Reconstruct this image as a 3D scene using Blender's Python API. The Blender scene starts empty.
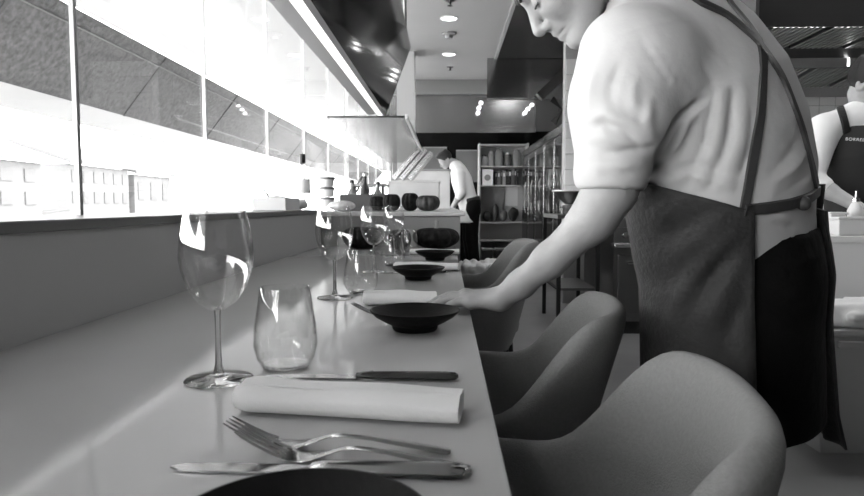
import bpy, bmesh, math, random
import numpy as np
from mathutils import Vector, Matrix, Euler
from mathutils.bvhtree import BVHTree

random.seed(7)
scene = bpy.context.scene
COL = scene.collection
R = math.radians

# ------------------------------------------------------------------ camera
F_PX, W_PX, H_PX = 640.0, 864.0, 496.0
CAM = Vector((0.0, 0.0, 0.965))
cam_data = bpy.data.cameras.new('camera')
cam_data.sensor_width = 36.0
cam_data.lens = F_PX / W_PX * 36.0
cam_data.clip_start = 0.02
cam_data.clip_end = 400
cam_data.dof.use_dof = True
cam_data.dof.focus_distance = 1.5
cam_data.dof.aperture_fstop = 13.0
cam = bpy.data.objects.new('camera', cam_data)
COL.objects.link(cam)
cam.location = CAM
cam.rotation_euler = Euler((R(90 - 3.84), 0, R(1.25)))
scene.camera = cam
CAM_R = cam.rotation_euler.to_matrix()

# ------------------------------------------------------------------ world, light, exposure
world = bpy.data.worlds.new('world')
scene.world = world
world.use_nodes = True
wn = world.node_tree
bg = wn.nodes['Background']
bg.inputs['Color'].default_value = (1, 1, 1, 1)
bg.inputs['Strength'].default_value = 18.5
scene.view_settings.view_transform = 'Standard'
scene.view_settings.look = 'None'
scene.view_settings.exposure = 0.0
scene.view_settings.gamma = 1.0
scene.view_settings.use_curve_mapping = False
scene.cycles.transparent_max_bounces = 24
scene.cycles.max_bounces = 8
scene.cycles.diffuse_bounces = 4

WIN_X = -0.86
# window portal: guides the sky light that enters through the real window opening
pl = bpy.data.lights.new('window_portal', 'AREA')
pl.shape = 'RECTANGLE'; pl.size = 12.7; pl.size_y = 1.78
pl.cycles.is_portal = True
po = bpy.data.objects.new('window_portal', pl); COL.objects.link(po)
po.location = (WIN_X - 0.03, 4.65, 1.85)
po.rotation_euler = Matrix(((0, 0, -1), (1, 0, 0), (0, -1, 0))).to_euler()


def ray(px, py):
    d = CAM_R @ Vector(((px - W_PX / 2) / F_PX, -(py - H_PX / 2) / F_PX, -1.0))
    return d


def P(px, py, x=None, y=None, z=None):
    d = ray(px, py)
    if y is not None: t = (y - CAM.y) / d.y
    elif z is not None: t = (z - CAM.z) / d.z
    else: t = (x - CAM.x) / d.x
    return CAM + d * t


# ------------------------------------------------------------------ materials
MATS = {}


def mat(name, v, rough=0.5, metal=0.0, bump=0.0, bscale=40.0, var=0.0, vscale=6.0, spec=0.5, emit=0.0,
        stretch=None, coat=0.0, sheen=0.0, detail=3.0):
    if name in MATS: return MATS[name]
    m = bpy.data.materials.new(name); m.use_nodes = True
    nt = m.node_tree; b = nt.nodes['Principled BSDF']
    b.inputs['Base Color'].default_value = (v, v, v, 1)
    b.inputs['Roughness'].default_value = rough
    b.inputs['Metallic'].default_value = metal
    b.inputs['Specular IOR Level'].default_value = spec
    b.inputs['Coat Weight'].default_value = coat
    b.inputs['Coat Roughness'].default_value = 0.05
    b.inputs['Sheen Weight'].default_value = sheen
    if emit:
        b.inputs['Emission Color'].default_value = (1, 1, 1, 1)
        b.inputs['Emission Strength'].default_value = emit
    if bump or var:
        tc = nt.nodes.new('ShaderNodeTexCoord'); mp = nt.nodes.new('ShaderNodeMapping')
        nt.links.new(tc.outputs['Object'], mp.inputs['Vector'])
        if stretch: mp.inputs['Scale'].default_value = stretch
    if var:
        n = nt.nodes.new('ShaderNodeTexNoise'); n.inputs['Scale'].default_value = vscale
        n.inputs['Detail'].default_value = 5
        cr = nt.nodes.new('ShaderNodeValToRGB')
        lo, hi = max(0, v * (1 - var)), v * (1 + var)
        cr.color_ramp.elements[0].position = 0.3; cr.color_ramp.elements[1].position = 0.7
        cr.color_ramp.elements[0].color = (lo, lo, lo, 1); cr.color_ramp.elements[1].color = (hi, hi, hi, 1)
        nt.links.new(mp.outputs['Vector'], n.inputs['Vector'])
        nt.links.new(n.outputs['Fac'], cr.inputs['Fac'])
        nt.links.new(cr.outputs['Color'], b.inputs['Base Color'])
    if bump:
        n2 = nt.nodes.new('ShaderNodeTexNoise'); n2.inputs['Scale'].default_value = bscale
        n2.inputs['Detail'].default_value = detail
        bp = nt.nodes.new('ShaderNodeBump'); bp.inputs['Strength'].default_value = bump
        bp.inputs['Distance'].default_value = 0.01
        nt.links.new(mp.outputs['Vector'], n2.inputs['Vector'])
        nt.links.new(n2.outputs['Fac'], bp.inputs['Height'])
        nt.links.new(bp.outputs['Normal'], b.inputs['Normal'])
    MATS[name] = m
    return m


def thin_glass(name, tint=1.0, ior=1.45, gain=1.0):
    m = bpy.data.materials.new(name); m.use_nodes = True
    nt = m.node_tree; nt.nodes.clear()
    out = nt.nodes.new('ShaderNodeOutputMaterial'); mix = nt.nodes.new('ShaderNodeMixShader')
    tr = nt.nodes.new('ShaderNodeBsdfTransparent'); gl = nt.nodes.new('ShaderNodeBsdfGlossy')
    fr = nt.nodes.new('ShaderNodeFresnel'); mu = nt.nodes.new('ShaderNodeMath'); mu.operation = 'MULTIPLY'
    mu.use_clamp = True
    ge = nt.nodes.new('ShaderNodeNewGeometry'); mi = nt.nodes.new('ShaderNodeMix')   # keeps the thin wall free of total reflection from inside
    mi.inputs['A'].default_value = ior; mi.inputs['B'].default_value = 1.0 / ior
    nt.links.new(ge.outputs['Backfacing'], mi.inputs['Factor']); nt.links.new(mi.outputs['Result'], fr.inputs['IOR'])
    mu.inputs[1].default_value = gain
    tr.inputs['Color'].default_value = (tint, tint, tint, 1)
    gl.inputs['Roughness'].default_value = 0.0
    nt.links.new(fr.outputs[0], mu.inputs[0]); nt.links.new(mu.outputs[0], mix.inputs[0])
    nt.links.new(tr.outputs[0], mix.inputs[1]); nt.links.new(gl.outputs[0], mix.inputs[2])
    nt.links.new(mix.outputs[0], out.inputs['Surface'])
    MATS[name] = m
    return m


M_counter = mat('counter_solid_surface', 0.46, 0.075, spec=0.14, var=0.03, vscale=3)
M_wall = mat('wall_paint', 0.40, 0.5, bump=0.03, bscale=120)
M_sill = mat('sill_dark', 0.12, 0.35)
M_floor = mat('floor_resin', 0.20, 0.32, var=0.12, vscale=3, bump=0.03, bscale=200)
M_ceil = mat('ceiling_paint', 0.36, 0.45, var=0.04, vscale=2)
M_darksoffit = mat('dark_gloss_soffit', 0.035, 0.18, spec=0.6)
M_steel = mat('brushed_steel', 0.5, 0.24, metal=1, bump=0.05, bscale=60, stretch=(1, 1, 12))
M_steeld = mat('dark_steel', 0.2, 0.3, metal=1, bump=0.04, bscale=50, stretch=(1, 1, 10))
M_polish = mat('polished_cutlery', 0.42, 0.14, metal=1)
M_black = mat('black_paint', 0.012, 0.45)
M_blackgloss = mat('black_gloss_glass', 0.02, 0.05, spec=0.8)
M_mirror = mat('dark_mirror', 0.22, 0.06, metal=0.9, bump=0.02, bscale=2)
M_white = mat('white_paint', 0.75, 0.4)
M_whitebox = mat('white_board', 0.6, 0.6, var=0.05, vscale=8)
M_plastic = mat('white_plastic', 0.62, 0.35)
M_fabric = mat('chair_fabric', 0.22, 0.8, bump=0.25, bscale=420, var=0.06, vscale=200, spec=0.2)
M_leg = mat('leg_metal', 0.02, 0.4, metal=0.6)
M_bowl = mat('dark_stoneware', 0.007, 0.5, bump=0.06, bscale=150, spec=0.12)
M_napkin = mat('napkin_linen', 0.72, 0.9, bump=0.12, bscale=260, sheen=0.2)
M_shirt = mat('shirt_cotton', 0.47, 0.85, bump=0.12, bscale=40, sheen=0.1, detail=3)
M_jacket = mat('jacket_cotton', 0.66, 0.85, bump=0.3, bscale=14, sheen=0.1)
M_apron = mat('apron_canvas', 0.021, 0.75, bump=0.3, bscale=90, var=0.15, vscale=30, sheen=0.05)
M_apronb = mat('apron_black', 0.012, 0.8)
M_trouser = mat('trouser_black', 0.005, 0.9, bump=0.3, bscale=40, spec=0.12)
M_strap = mat('strap_leather', 0.035, 0.5)
M_skin = mat('skin', 0.30, 0.5, bump=0.12, bscale=70, var=0.07, vscale=22, spec=0.4)
M_hair = mat('hair_dark', 0.012, 0.5, bump=0.6, bscale=150, stretch=(1, 1, 6))
M_eye = mat('eye_white', 0.6, 0.1)
M_lip = mat('lips', 0.3, 0.4)
M_pumpkin = mat('pumpkin_skin', 0.012, 0.7, bump=0.8, bscale=50, var=0.8, vscale=40, spec=.15)
M_stem = mat('pumpkin_stem', 0.25, 0.8)
M_tile = mat('glazed_tile', 0.7, 0.15)
M_grout = mat('grout', 0.35, 0.9)
M_bin = mat('grey_bin_plastic', 0.36, 0.4)
M_lamp = mat('lamp_glow', 0.9, 0.5, emit=6)
M_awning = mat('awning_cloth', 0.065, 0.9, bump=1.0, bscale=14, var=0.5, vscale=22)
M_awnlight = mat('awning_valance', 0.5, 0.8)
M_awnseam = mat('awning_seam', 0.05, 0.9)
M_house = mat('house_render', 0.08, 0.9, var=0.08, vscale=1)
M_house2 = mat('house_roof_window', 0.066, 0.9)  # slightly darker tone for house roofs and windows
M_ground = mat('street_ground', 0.4, 0.9)
M_winbar = mat('mullion_alu', 0.35, 0.4, metal=0.3)
M_joint = mat('clear_joint', 0.9, 0.6)
M_paper = mat('paper', 0.75, 0.8)
M_mid = mat('mid_grey', 0.25, 0.5)
M_wood = mat('shelf_board', 0.5, 0.5)
M_book = [mat('binder_%d' % i, v, 0.5) for i, v in enumerate((0.01, 0.02, 0.05, 0.12, 0.3))]
M_glass = thin_glass('wine_glass_thin', 0.997, 1.5, 1.6)
M_pane = thin_glass('window_pane', 0.97, 1.35, 1.0)
M_crystal = bpy.data.materials.new('crystal_solid'); M_crystal.use_nodes = True
_b = M_crystal.node_tree.nodes['Principled BSDF']
_b.inputs['Transmission Weight'].default_value = 1; _b.inputs['Roughness'].default_value = 0
_b.inputs['IOR'].default_value = 1.5
M_bottle = thin_glass('bottle_glass', 0.8, 1.5, 1.3)


# ------------------------------------------------------------------ object helpers
def tag(o, label=None, cat=None, group=None, kind=None):
    if label: o['label'] = label
    if cat: o['category'] = cat
    if group: o['group'] = group
    if kind: o['kind'] = kind
    return o


def empty(name, loc=(0, 0, 0), rz=0.0, label=None, cat=None, group=None):
    o = bpy.data.objects.new(name, None); COL.objects.link(o)
    o.empty_display_size = 0.05
    o.location = loc; o.rotation_euler = (0, 0, rz)
    return tag(o, label, cat, group)


def mesh_obj(name, verts, faces, material, parent=None, smooth=False, world_space=False):
    me = bpy.data.meshes.new(name)
    me.from_pydata([tuple(v) for v in verts], [], [tuple(f) for f in faces])
    me.update()
    if material: me.materials.append(material)
    if smooth: me.polygons.foreach_set('use_smooth', [True] * len(me.polygons))
    o = bpy.data.objects.new(name, me); COL.objects.link(o)
    if parent is not None:
        o.parent = parent
        if world_space:      # verts given in world space: keep them there
            o.matrix_parent_inverse = parent_matrix(parent).inverted()
    return o


def parent_matrix(p):
    m = Matrix.LocRotScale(p.location, p.rotation_euler, p.scale)
    if p.parent: m = parent_matrix(p.parent) @ p.matrix_parent_inverse @ m
    return m


class MB:
    """collects shapes for ONE mesh"""
    def __init__(s): s.bm = bmesh.new()

    def box(s, lo, hi, bev=0.0, rot=None, seg=2):
        lo, hi = Vector(lo), Vector(hi); c = (lo + hi) / 2; d = hi - lo
        r = bmesh.ops.create_cube(s.bm, size=1.0)
        vs = r['verts']
        for v in vs: v.co = Vector((v.co.x * d.x, v.co.y * d.y, v.co.z * d.z))
        if bev > 0:
            es = list({e for v in vs for e in v.link_edges})
            br = bmesh.ops.bevel(s.bm, geom=es, offset=bev, segments=seg, profile=0.5, affect='EDGES')
            vs = list({v for f in br['faces'] for v in f.verts} | {v for v in vs if v.is_valid})
        M = (rot.to_4x4() if rot is not None else Matrix.Identity(4))
        for v in vs: v.co = (M @ v.co) + c
        return s

    def tube(s, pts, rad, n=8, flat=1.0, up=(0, 0, 1), cap=True):
        pts = [Vector(p) for p in pts]
        if not hasattr(rad, '__len__'): rad = [rad] * len(pts)
        rings = []
        for i, p in enumerate(pts):
            t = (pts[min(i + 1, len(pts) - 1)] - pts[max(i - 1, 0)]).normalized()
            a = t.cross(Vector(up))
            if a.length < 1e-4: a = t.cross(Vector((1, 0, 0)))
            a.normalize(); b = a.cross(t)
            rings.append([s.bm.verts.new(p + a * math.cos(2 * math.pi * k / n) * rad[i]
                                         + b * math.sin(2 * math.pi * k / n) * rad[i] * flat) for k in range(n)])
        for i in range(len(rings) - 1):
            for k in range(n):
                s.bm.faces.new((rings[i][k], rings[i][(k + 1) % n], rings[i + 1][(k + 1) % n], rings[i + 1][k]))
        if cap:
            s.bm.faces.new(rings[0][::-1]); s.bm.faces.new(rings[-1])
        return s

    def lathe(s, prof, n=40, c=(0, 0, 0), close=False):
        c = Vector(c); rings = []
        for (r, z) in prof:
            if r < 1e-6: rings.append([s.bm.verts.new(c + Vector((0, 0, z)))])
            else: rings.append([s.bm.verts.new(c + Vector((r * math.cos(2 * math.pi * k / n), r * math.sin(2 * math.pi * k / n), z))) for k in range(n)])
        prs = list(zip(rings, rings[1:])) + ([(rings[-1], rings[0])] if close else [])
        for A, B in prs:
            for k in range(n):
                k2 = (k + 1) % n
                if len(A) == 1 and len(B) == 1: continue
                if len(A) == 1: s.bm.faces.new((A[0], B[k2], B[k]))
                elif len(B) == 1: s.bm.faces.new((A[k], A[k2], B[0]))
                else: s.bm.faces.new((A[k], A[k2], B[k2], B[k]))
        return s

    def prism(s, poly, d0, d1):
        """poly: list of Vector; extruded from +d0 to +d1 (vectors)"""
        d0, d1 = Vector(d0), Vector(d1)
        a = [s.bm.verts.new(Vector(p) + d0) for p in poly]; b = [s.bm.verts.new(Vector(p) + d1) for p in poly]
        n = len(poly)
        s.bm.faces.new(a[::-1]); s.bm.faces.new(b)
        for i in range(n): s.bm.faces.new((a[i], a[(i + 1) % n], b[(i + 1) % n], b[i]))
        return s

    def build(s, name, material, parent=None, smooth=False, world_space=False):
        bmesh.ops.recalc_face_normals(s.bm, faces=s.bm.faces)
        me = bpy.data.meshes.new(name); s.bm.to_mesh(me); s.bm.free()
        me.materials.append(material)
        if smooth:
            me.polygons.foreach_set('use_smooth', [True] * len(me.polygons))
            try: me.set_sharp_from_angle(angle=R(40))
            except Exception: pass
        o = bpy.data.objects.new(name, me); COL.objects.link(o)
        if parent is not None:
            o.parent = parent
            if world_space: o.matrix_parent_inverse = parent_matrix(parent).inverted()
        return o


def box(name, lo, hi, material, parent=None, bev=0.0, ws=True, **k):
    return MB().box(lo, hi, bev, **k).build(name, material, parent, world_space=ws and parent is not None)


def struct(o):
    o['kind'] = 'structure'
    return o


def copy_tree(o, parent=None):
    c = o.copy(); COL.objects.link(c)
    if parent is not None: c.parent = parent
    for ch in list(o.children): copy_tree(ch, c)
    return c


# ------------------------------------------------------------------ implicit surfaces for bodies and cloth
class Field:
    def __init__(s, lo, hi, res):
        s.lo = np.array(lo, np.float32); s.res = res
        s.n = np.ceil((np.array(hi) - np.array(lo)) / res).astype(int) + 1
        s.ax = [(s.lo[i] + np.arange(s.n[i]) * res).astype(np.float32) for i in range(3)]
        s.D = np.full(s.n, 1.0, np.float32)

    def sub(s, lo, hi):
        sl = []
        for i in range(3):
            a = int(max(0, math.floor((lo[i] - s.lo[i]) / s.res))); b = int(min(s.n[i], math.ceil((hi[i] - s.lo[i]) / s.res) + 1))
            if b <= a: return None, None
            sl.append(slice(a, b))
        sl = tuple(sl)
        return sl, (s.ax[0][sl[0]][:, None, None], s.ax[1][sl[1]][None, :, None], s.ax[2][sl[2]][None, None, :])

    def merge(s, sl, d, k, op='add'):
        a = s.D[sl]
        if op == 'add':
            if k > 0:
                h = np.maximum(k - np.abs(a - d), 0) / k
                s.D[sl] = np.minimum(a, d) - h * h * k * 0.25
            else: s.D[sl] = np.minimum(a, d)
        else:
            d = -d
            if k > 0:
                h = np.maximum(k - np.abs(a - d), 0) / k
                s.D[sl] = np.maximum(a, d) + h * h * k * 0.25
            else: s.D[sl] = np.maximum(a, d)

    def cap(s, a, b, ra, rb=None, k=0.02, op='add'):
        rb = ra if rb is None else rb
        a, b = np.array(a, np.float32), np.array(b, np.float32)
        m = max(ra, rb) + k + 0.02
        sl, g = s.sub(np.minimum(a, b) - m, np.maximum(a, b) + m)
        if sl is None: return s
        ab = b - a; L2 = float(ab @ ab) + 1e-9
        x, y, z = g[0] - a[0], g[1] - a[1], g[2] - a[2]
        t = np.clip((x * ab[0] + y * ab[1] + z * ab[2]) / L2, 0, 1)
        d = np.sqrt((x - t * ab[0]) ** 2 + (y - t * ab[1]) ** 2 + (z - t * ab[2]) ** 2) - (ra + (rb - ra) * t)
        s.merge(sl, d, k, op)
        return s

    def chain(s, pts, rads, k=0.02):
        for i in range(len(pts) - 1): s.cap(pts[i], pts[i + 1], rads[i], rads[i + 1], k)
        return s

    def ell(s, c, r, axes=None, k=0.02, op='add'):
        c = np.array(c, np.float32); m = max(r) + k + 0.02
        sl, g = s.sub(c - m, c + m)
        if sl is None: return s
        x, y, z = g[0] - c[0], g[1] - c[1], g[2] - c[2]
        if axes is None: u, v, w = x, y, z
        else: u, v, w = [x * A[0] + y * A[1] + z * A[2] for A in axes]
        k0 = np.sqrt((u / r[0]) ** 2 + (v / r[1]) ** 2 + (w / r[2]) ** 2)
        k1 = np.sqrt((u / r[0] ** 2) ** 2 + (v / r[1] ** 2) ** 2 + (w / r[2] ** 2) ** 2) + 1e-6
        d = k0 * (k0 - 1) / k1
        s.merge(sl, d.astype(np.float32), k, op)
        return s

    def loft(s, a, b, A1, A2, tab, k=0.02, power=2.0, op='add'):
        """tab rows: t, half-width on A1, half-width on A2, offset on A1, offset on A2; between a and b"""
        a, b = np.array(a, np.float32), np.array(b, np.float32)
        tab = np.array(tab, np.float32); ab = b - a; L = float(np.linalg.norm(ab)); ax = ab / L
        m = float(tab[:, 1:3].max() + np.abs(tab[:, 3:5]).max()) + 0.05
        sl, g = s.sub(np.minimum(a, b) - m, np.maximum(a, b) + m)
        x, y, z = g[0] - a[0], g[1] - a[1], g[2] - a[2]
        t = (x * ax[0] + y * ax[1] + z * ax[2]) / L
        tt = np.clip(t, tab[0, 0], tab[-1, 0])
        w, d2, o1, o2 = [np.interp(tt, tab[:, 0], tab[:, i]).astype(np.float32) for i in (1, 2, 3, 4)]
        x, y, z = x - t * ab[0], y - t * ab[1], z - t * ab[2]
        u = x * A1[0] + y * A1[1] + z * A1[2] - o1; v = x * A2[0] + y * A2[1] + z * A2[2] - o2
        q = (np.abs(u / w) ** power + np.abs(v / d2) ** power) ** (1 / power)
        rr = np.sqrt(u * u + v * v) + 1e-6
        d = rr * (1 - 1 / np.maximum(q, 1e-3))
        d = np.maximum(d, -np.minimum(w, d2))
        dt = np.maximum(tab[0, 0] - t, t - tab[-1, 0]) * L
        d = np.where(dt > 0, np.sqrt(np.maximum(d, 0) ** 2 + dt ** 2), np.maximum(d, dt))
        s.merge(sl, d.astype(np.float32), k, op)
        return s

    def cut(s, p, n, k=0.0):
        """remove the half space in front of plane (p, normal n)"""
        p = np.array(p, np.float32); n = np.array(n, np.float32); n = n / np.linalg.norm(n)
        d = (s.ax[0][:, None, None] - p[0]) * n[0] + (s.ax[1][None, :, None] - p[1]) * n[1] + (s.ax[2][None, None, :] - p[2]) * n[2]
        s.D = np.maximum(s.D, d.astype(np.float32))
        return s

    def mesh(s):
        D = s.D; S = D < 0
        nx, ny, nz = D.shape
        cnt = np.zeros((nx - 1, ny - 1, nz - 1), np.int8)
        cor = [(i, j, k) for i in (0, 1) for j in (0, 1) for k in (0, 1)]
        for (i, j, k) in cor: cnt += S[i:nx - 1 + i, j:ny - 1 + j, k:nz - 1 + k]
        mk = (cnt > 0) & (cnt < 8)
        I = np.argwhere(mk); idx = np.full(mk.shape, -1, np.int64); idx[mk] = np.arange(len(I))
        pos = np.zeros((len(I), 3)); num = np.zeros(len(I))
        for a in cor:
            for ax in range(3):
                if a[ax]: continue
                b = list(a); b[ax] = 1
                d1 = D[I[:, 0] + a[0], I[:, 1] + a[1], I[:, 2] + a[2]]; d2 = D[I[:, 0] + b[0], I[:, 1] + b[1], I[:, 2] + b[2]]
                cr = (d1 < 0) != (d2 < 0)
                t = np.where(cr, d1 / np.where(cr, d1 - d2, 1), 0)
                q = np.tile(np.array(a, float), (len(I), 1)); q[:, ax] = t
                pos += q * cr[:, None]; num += cr
        V = s.lo + (I + pos / num[:, None]) * s.res
        Fs = []
        for ax in range(3):
            o = [slice(1, -1)] * 3
            sa = [slice(0, n) for n in D.shape]
            s1 = [slice(1, n - 1) for n in D.shape]; s2 = list(s1)
            s1[ax] = slice(0, D.shape[ax] - 1); s2[ax] = slice(1, D.shape[ax])
            A, B = S[tuple(s1)], S[tuple(s2)]
            E = np.argwhere(A != B)
            if not len(E): continue
            st = A[E[:, 0], E[:, 1], E[:, 2]]
            u, v = [(1, 2), (2, 0), (0, 1)][ax]
            base = E.copy(); base[:, u] += 1; base[:, v] += 1     # grid vertex index (offset by 1 on u, v)
            def cell(du, dv):
                c = base.copy(); c[:, u] += du; c[:, v] += dv
                return idx[c[:, 0], c[:, 1], c[:, 2]]
            q = np.stack([cell(-1, -1), cell(0, -1), cell(0, 0), cell(-1, 0)], 1)
            q[~st] = q[~st][:, ::-1]
            q = q[(q >= 0).all(1)]
            Fs.append(q)
        return V, np.concatenate(Fs)


def relax(V, Fc, it=2, lam=0.5):
    n = len(V)
    e = np.concatenate([Fc[:, [0, 1]], Fc[:, [1, 2]], Fc[:, [2, 3]], Fc[:, [3, 0]]])
    e = np.concatenate([e, e[:, ::-1]])
    deg = np.maximum(np.bincount(e[:, 0], minlength=n), 1)[:, None]
    for _ in range(it):
        acc = np.stack([np.bincount(e[:, 0], V[e[:, 1], i], minlength=n) for i in range(3)], 1) / deg
        V = V + (acc - V) * lam
    return V


def vnormals(V, Fc):
    nrm = np.cross(V[Fc[:, 2]] - V[Fc[:, 0]], V[Fc[:, 3]] - V[Fc[:, 1]])
    N = np.zeros_like(V)
    for i in range(4):
        for c in range(3): N[:, c] += np.bincount(Fc[:, i], nrm[:, c], minlength=len(V))
    return N / (np.linalg.norm(N, axis=1)[:, None] + 1e-12)


def seg_dist(V, pts):
    """distance to a polyline, and the place along it (0..1)"""
    best = np.full(len(V), 1e9); along = np.zeros(len(V))
    L = [np.linalg.norm(np.array(b) - np.array(a)) for a, b in zip(pts[:-1], pts[1:])]; tot = sum(L); acc = 0.0
    for a, b, l in zip(pts[:-1], pts[1:], L):
        a, b = np.array(a), np.array(b); ab = b - a
        t = np.clip(((V - a) @ ab) / (ab @ ab + 1e-12), 0, 1)
        d = np.linalg.norm(V - (a + t[:, None] * ab), axis=1)
        m = d < best
        best = np.where(m, d, best); along = np.where(m, (acc + t * l) / (tot + 1e-9), along)
        acc += l
    return best, along


def field_obj(name, VF, material, parent=None):
    V, Fc = VF
    return mesh_obj(name, V.tolist(), Fc.tolist(), material, parent, smooth=True, world_space=parent is not None)


def bvh_of(VF):
    V, Fc = VF
    return BVHTree.FromPolygons([Vector(v) for v in V], [tuple(f) for f in Fc.tolist()])


def hit(bvh, px, py):
    d = ray(px, py).normalized()
    r = bvh.ray_cast(CAM, d)
    return (r[0], r[1]) if r[0] is not None else (None, None)


def fold(VF, bvh, lines):
    """raise real folds on the cloth: lines = (pixel polyline, height, width)"""
    V, Fc = VF; N = vnormals(V, Fc); disp = np.zeros(len(V))
    for pix, h, w in lines:
        pts = [hit(bvh, *q)[0] for q in pix]; pts = [np.array(q) for q in pts if q is not None]
        if len(pts) < 2: continue
        d, al = seg_dist(V, pts)
        ww = w * (.75 + .5 * al)                      # folds open out and fade at both ends
        disp += h * np.exp(-(d / ww) ** 2) * np.sin(np.pi * np.clip(al, .0, 1)) ** .8
    return V + N * disp[:, None], Fc


def ribbon(name, bvh, pts3, width, thick, material, parent):
    """a strap lying on a surface: pts3 = list of (point, normal)"""
    v = []; f = []
    n = len(pts3)
    for i, (p, nn) in enumerate(pts3):
        t = (pts3[min(i + 1, n - 1)][0] - pts3[max(i - 1, 0)][0]).normalized()
        s = t.cross(nn).normalized() * width / 2
        q = p + nn * 0.001; o = p + nn * (thick + 0.001)
        v += [q - s, q + s, o + s * 0.85, o - s * 0.85]
    for i in range(n - 1):
        a, b = 4 * i, 4 * i + 4
        for k in range(4): f.append((a + k, a + (k + 1) % 4, b + (k + 1) % 4, b + k))
    f.append((3, 2, 1, 0)); f.append((4 * n - 4, 4 * n - 3, 4 * n - 2, 4 * n - 1))
    return mesh_obj(name, v, f, material, parent, smooth=False, world_space=True)


def densify(pix, m=6):
    out = []
    for (a, b) in zip(pix[:-1], pix[1:]):
        for k in range(m): out.append((a[0] + (b[0] - a[0]) * k / m, a[1] + (b[1] - a[1]) * k / m))
    out.append(pix[-1])
    return out


# ================================================================== THE SETTING
CT = 0.75            # counter top height
CX0, CX1 = -0.66, 0.0495
END_Y = 3.36
CEIL = 2.70
struct(box('floor', (-0.9, -2.5, -0.08), (4.3, 11.3, 0.0), M_floor))
struct(box('wall_left', (-0.92, -2.5, 0.0), (CX0, END_Y, 0.921), M_wall))
sill = struct(box('trim_1', (-0.93, -2.5, 0.921), (CX0 + 0.012, END_Y - 0.002, 0.941), M_sill, bev=0.003))
sill['label'] = 'dark window sill running along the counter'
struct(box('wall_left_kitchen', (-0.92, END_Y, 0.0), (CX0 - 0.02, 11.3, 0.921), M_wall))
struct(box('wall_header', (-0.98, -2.5, 2.72), (-0.72, 11.3, 3.0), M_white))
struct(box('wall_back', (-0.95, 11.0, 0.0), (4.3, 11.3, 2.9), mat('back_wall', 0.15, 0.6)))
struct(box('wall_front', (-0.95, -2.7, 0.0), (4.3, -2.5, 2.9), mat('front_wall', 0.12, 0.6)))
struct(box('wall_right', (4.2, -2.5, 0.0), (4.4, 11.3, 2.9), mat('right_wall', 0.12, 0.6)))
struct(box('ceiling', (-0.95, -2.5, CEIL + 0.1), (4.3, 11.3, CEIL + 0.2), M_ceil))
# lighter strip of ceiling above the aisle, dark soffit above the kitchen line
struct(box('ceiling_strip', (-0.72, 4.6, CEIL), (0.57, 9.0, CEIL + 0.09), M_ceil))
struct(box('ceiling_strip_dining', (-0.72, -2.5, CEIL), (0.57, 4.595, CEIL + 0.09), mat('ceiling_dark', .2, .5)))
struct(box('ceiling_edge', (0.57, -2.5, CEIL - 0.015), (0.60, 9.0, CEIL + 0.09), mat('ceiling_edge', 0.35, 0.4)))
struct(box('ceiling_soffit', (0.605, 1.2, CEIL - 0.01), (4.2, 7.7, CEIL + 0.09), M_darksoffit))

# the window: separate panes between slim joints
struct(box('wall_left_rear', (-0.92, -2.5, 0.942), (-0.80, -1.71, 2.72), M_wall))
win = struct(empty('window_1', (WIN_X, 0, 0.941)))
joints = [-1.7, -0.9, -0.1, 0.70] + [1.487 + 0.80 * i for i in range(12)]
joints = [j for j in joints if j < 11]
for i, (a, b) in enumerate(zip(joints[:-1], joints[1:])):
    box('pane', (WIN_X - 0.004, a + 0.006, 0.945), (WIN_X + 0.004, b - 0.006, 2.72), M_pane, win)
for j in joints:
    w = 0.0065 if abs(j - 1.487) < 0.01 else 0.0028
    box('mullion', (WIN_X - 0.005, j - w, 0.941), (WIN_X + 0.0055, j + w, 2.72), M_winbar if abs(j - 1.487) < 0.01 else M_joint, win)

# bulkhead and hood steel at the far end of the aisle
struct(box('wall_bulkhead', (-0.86, 9.0, 2.50), (0.9, 9.06, CEIL + 0.09), mat('bulkhead', 0.22, 0.35, metal=0.4)))
struct(box('wall_bulkhead_glazing', (-0.86, 9.07, 1.98), (1.25, 9.10, 2.50), mat('smoked_panel', 0.26, 0.18, metal=0.8)))
struct(box('wall_column', (-0.56, 7.35, 0.93), (-0.36, 7.6, CEIL), mat('column', 0.45, 0.5)))
struct(box('wall_band_black', (-0.7, 10.9, 0.0), (1.75, 10.99, 2.2), mat('band_black', .006, .9, spec=.1)))

# ---- outside
struct(box('ceiling_overhang', (-3.06, -6.0, 2.60), (-0.99, 31.0, 2.66), mat('overhang_white', 0.34, 0.5)))
struct(box('ground_outside', (-120, -60, -0.6), (-1.0, 160, -0.4), M_ground))
aw = empty('awning', (-3.2, 4, 2.0), label='long rough grey awning hanging outside the window with pale lower border', cat='awning')
AX0, AZ0 = -3.05, CAM.z + 3.05 * 0.530     # upper edge
AX1, AZ1 = -3.55, CAM.z + 3.55 * 0.277     # lower edge
seamY = [7.04 + (i - 4) * 2.4 for i in range(0, 15)]
up, lo_ = Vector((AX0, 0, AZ0)), Vector((AX1, 0, AZ1))
nrm_a = Vector((lo_ - up)).cross(Vector((0, 1, 0))).normalized() * 0.02
for i, (a, b) in enumerate(zip(seamY[:-1], seamY[1:])):
    sk = 0.0
    c = [Vector((up.x, a + .02, up.z)), Vector((up.x, b - .02, up.z)), Vector((lo_.x, b - .02, lo_.z)), Vector((lo_.x, a + .02, lo_.z))]
    MB().prism(c, nrm_a * 0.5, -nrm_a * 0.5).build('canopy_panel', M_awning, aw, world_space=True)
for s in seamY:
    c = [Vector((up.x, s - .02, up.z)), Vector((up.x, s + .02, up.z)), Vector((lo_.x, s + .02, lo_.z)), Vector((lo_.x, s - .02, lo_.z))]
    MB().prism(c, nrm_a * 0.9, -nrm_a * 0.9).build('seam', M_awnseam, aw, world_space=True)
q = up + (lo_ - up) * 0.16
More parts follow.
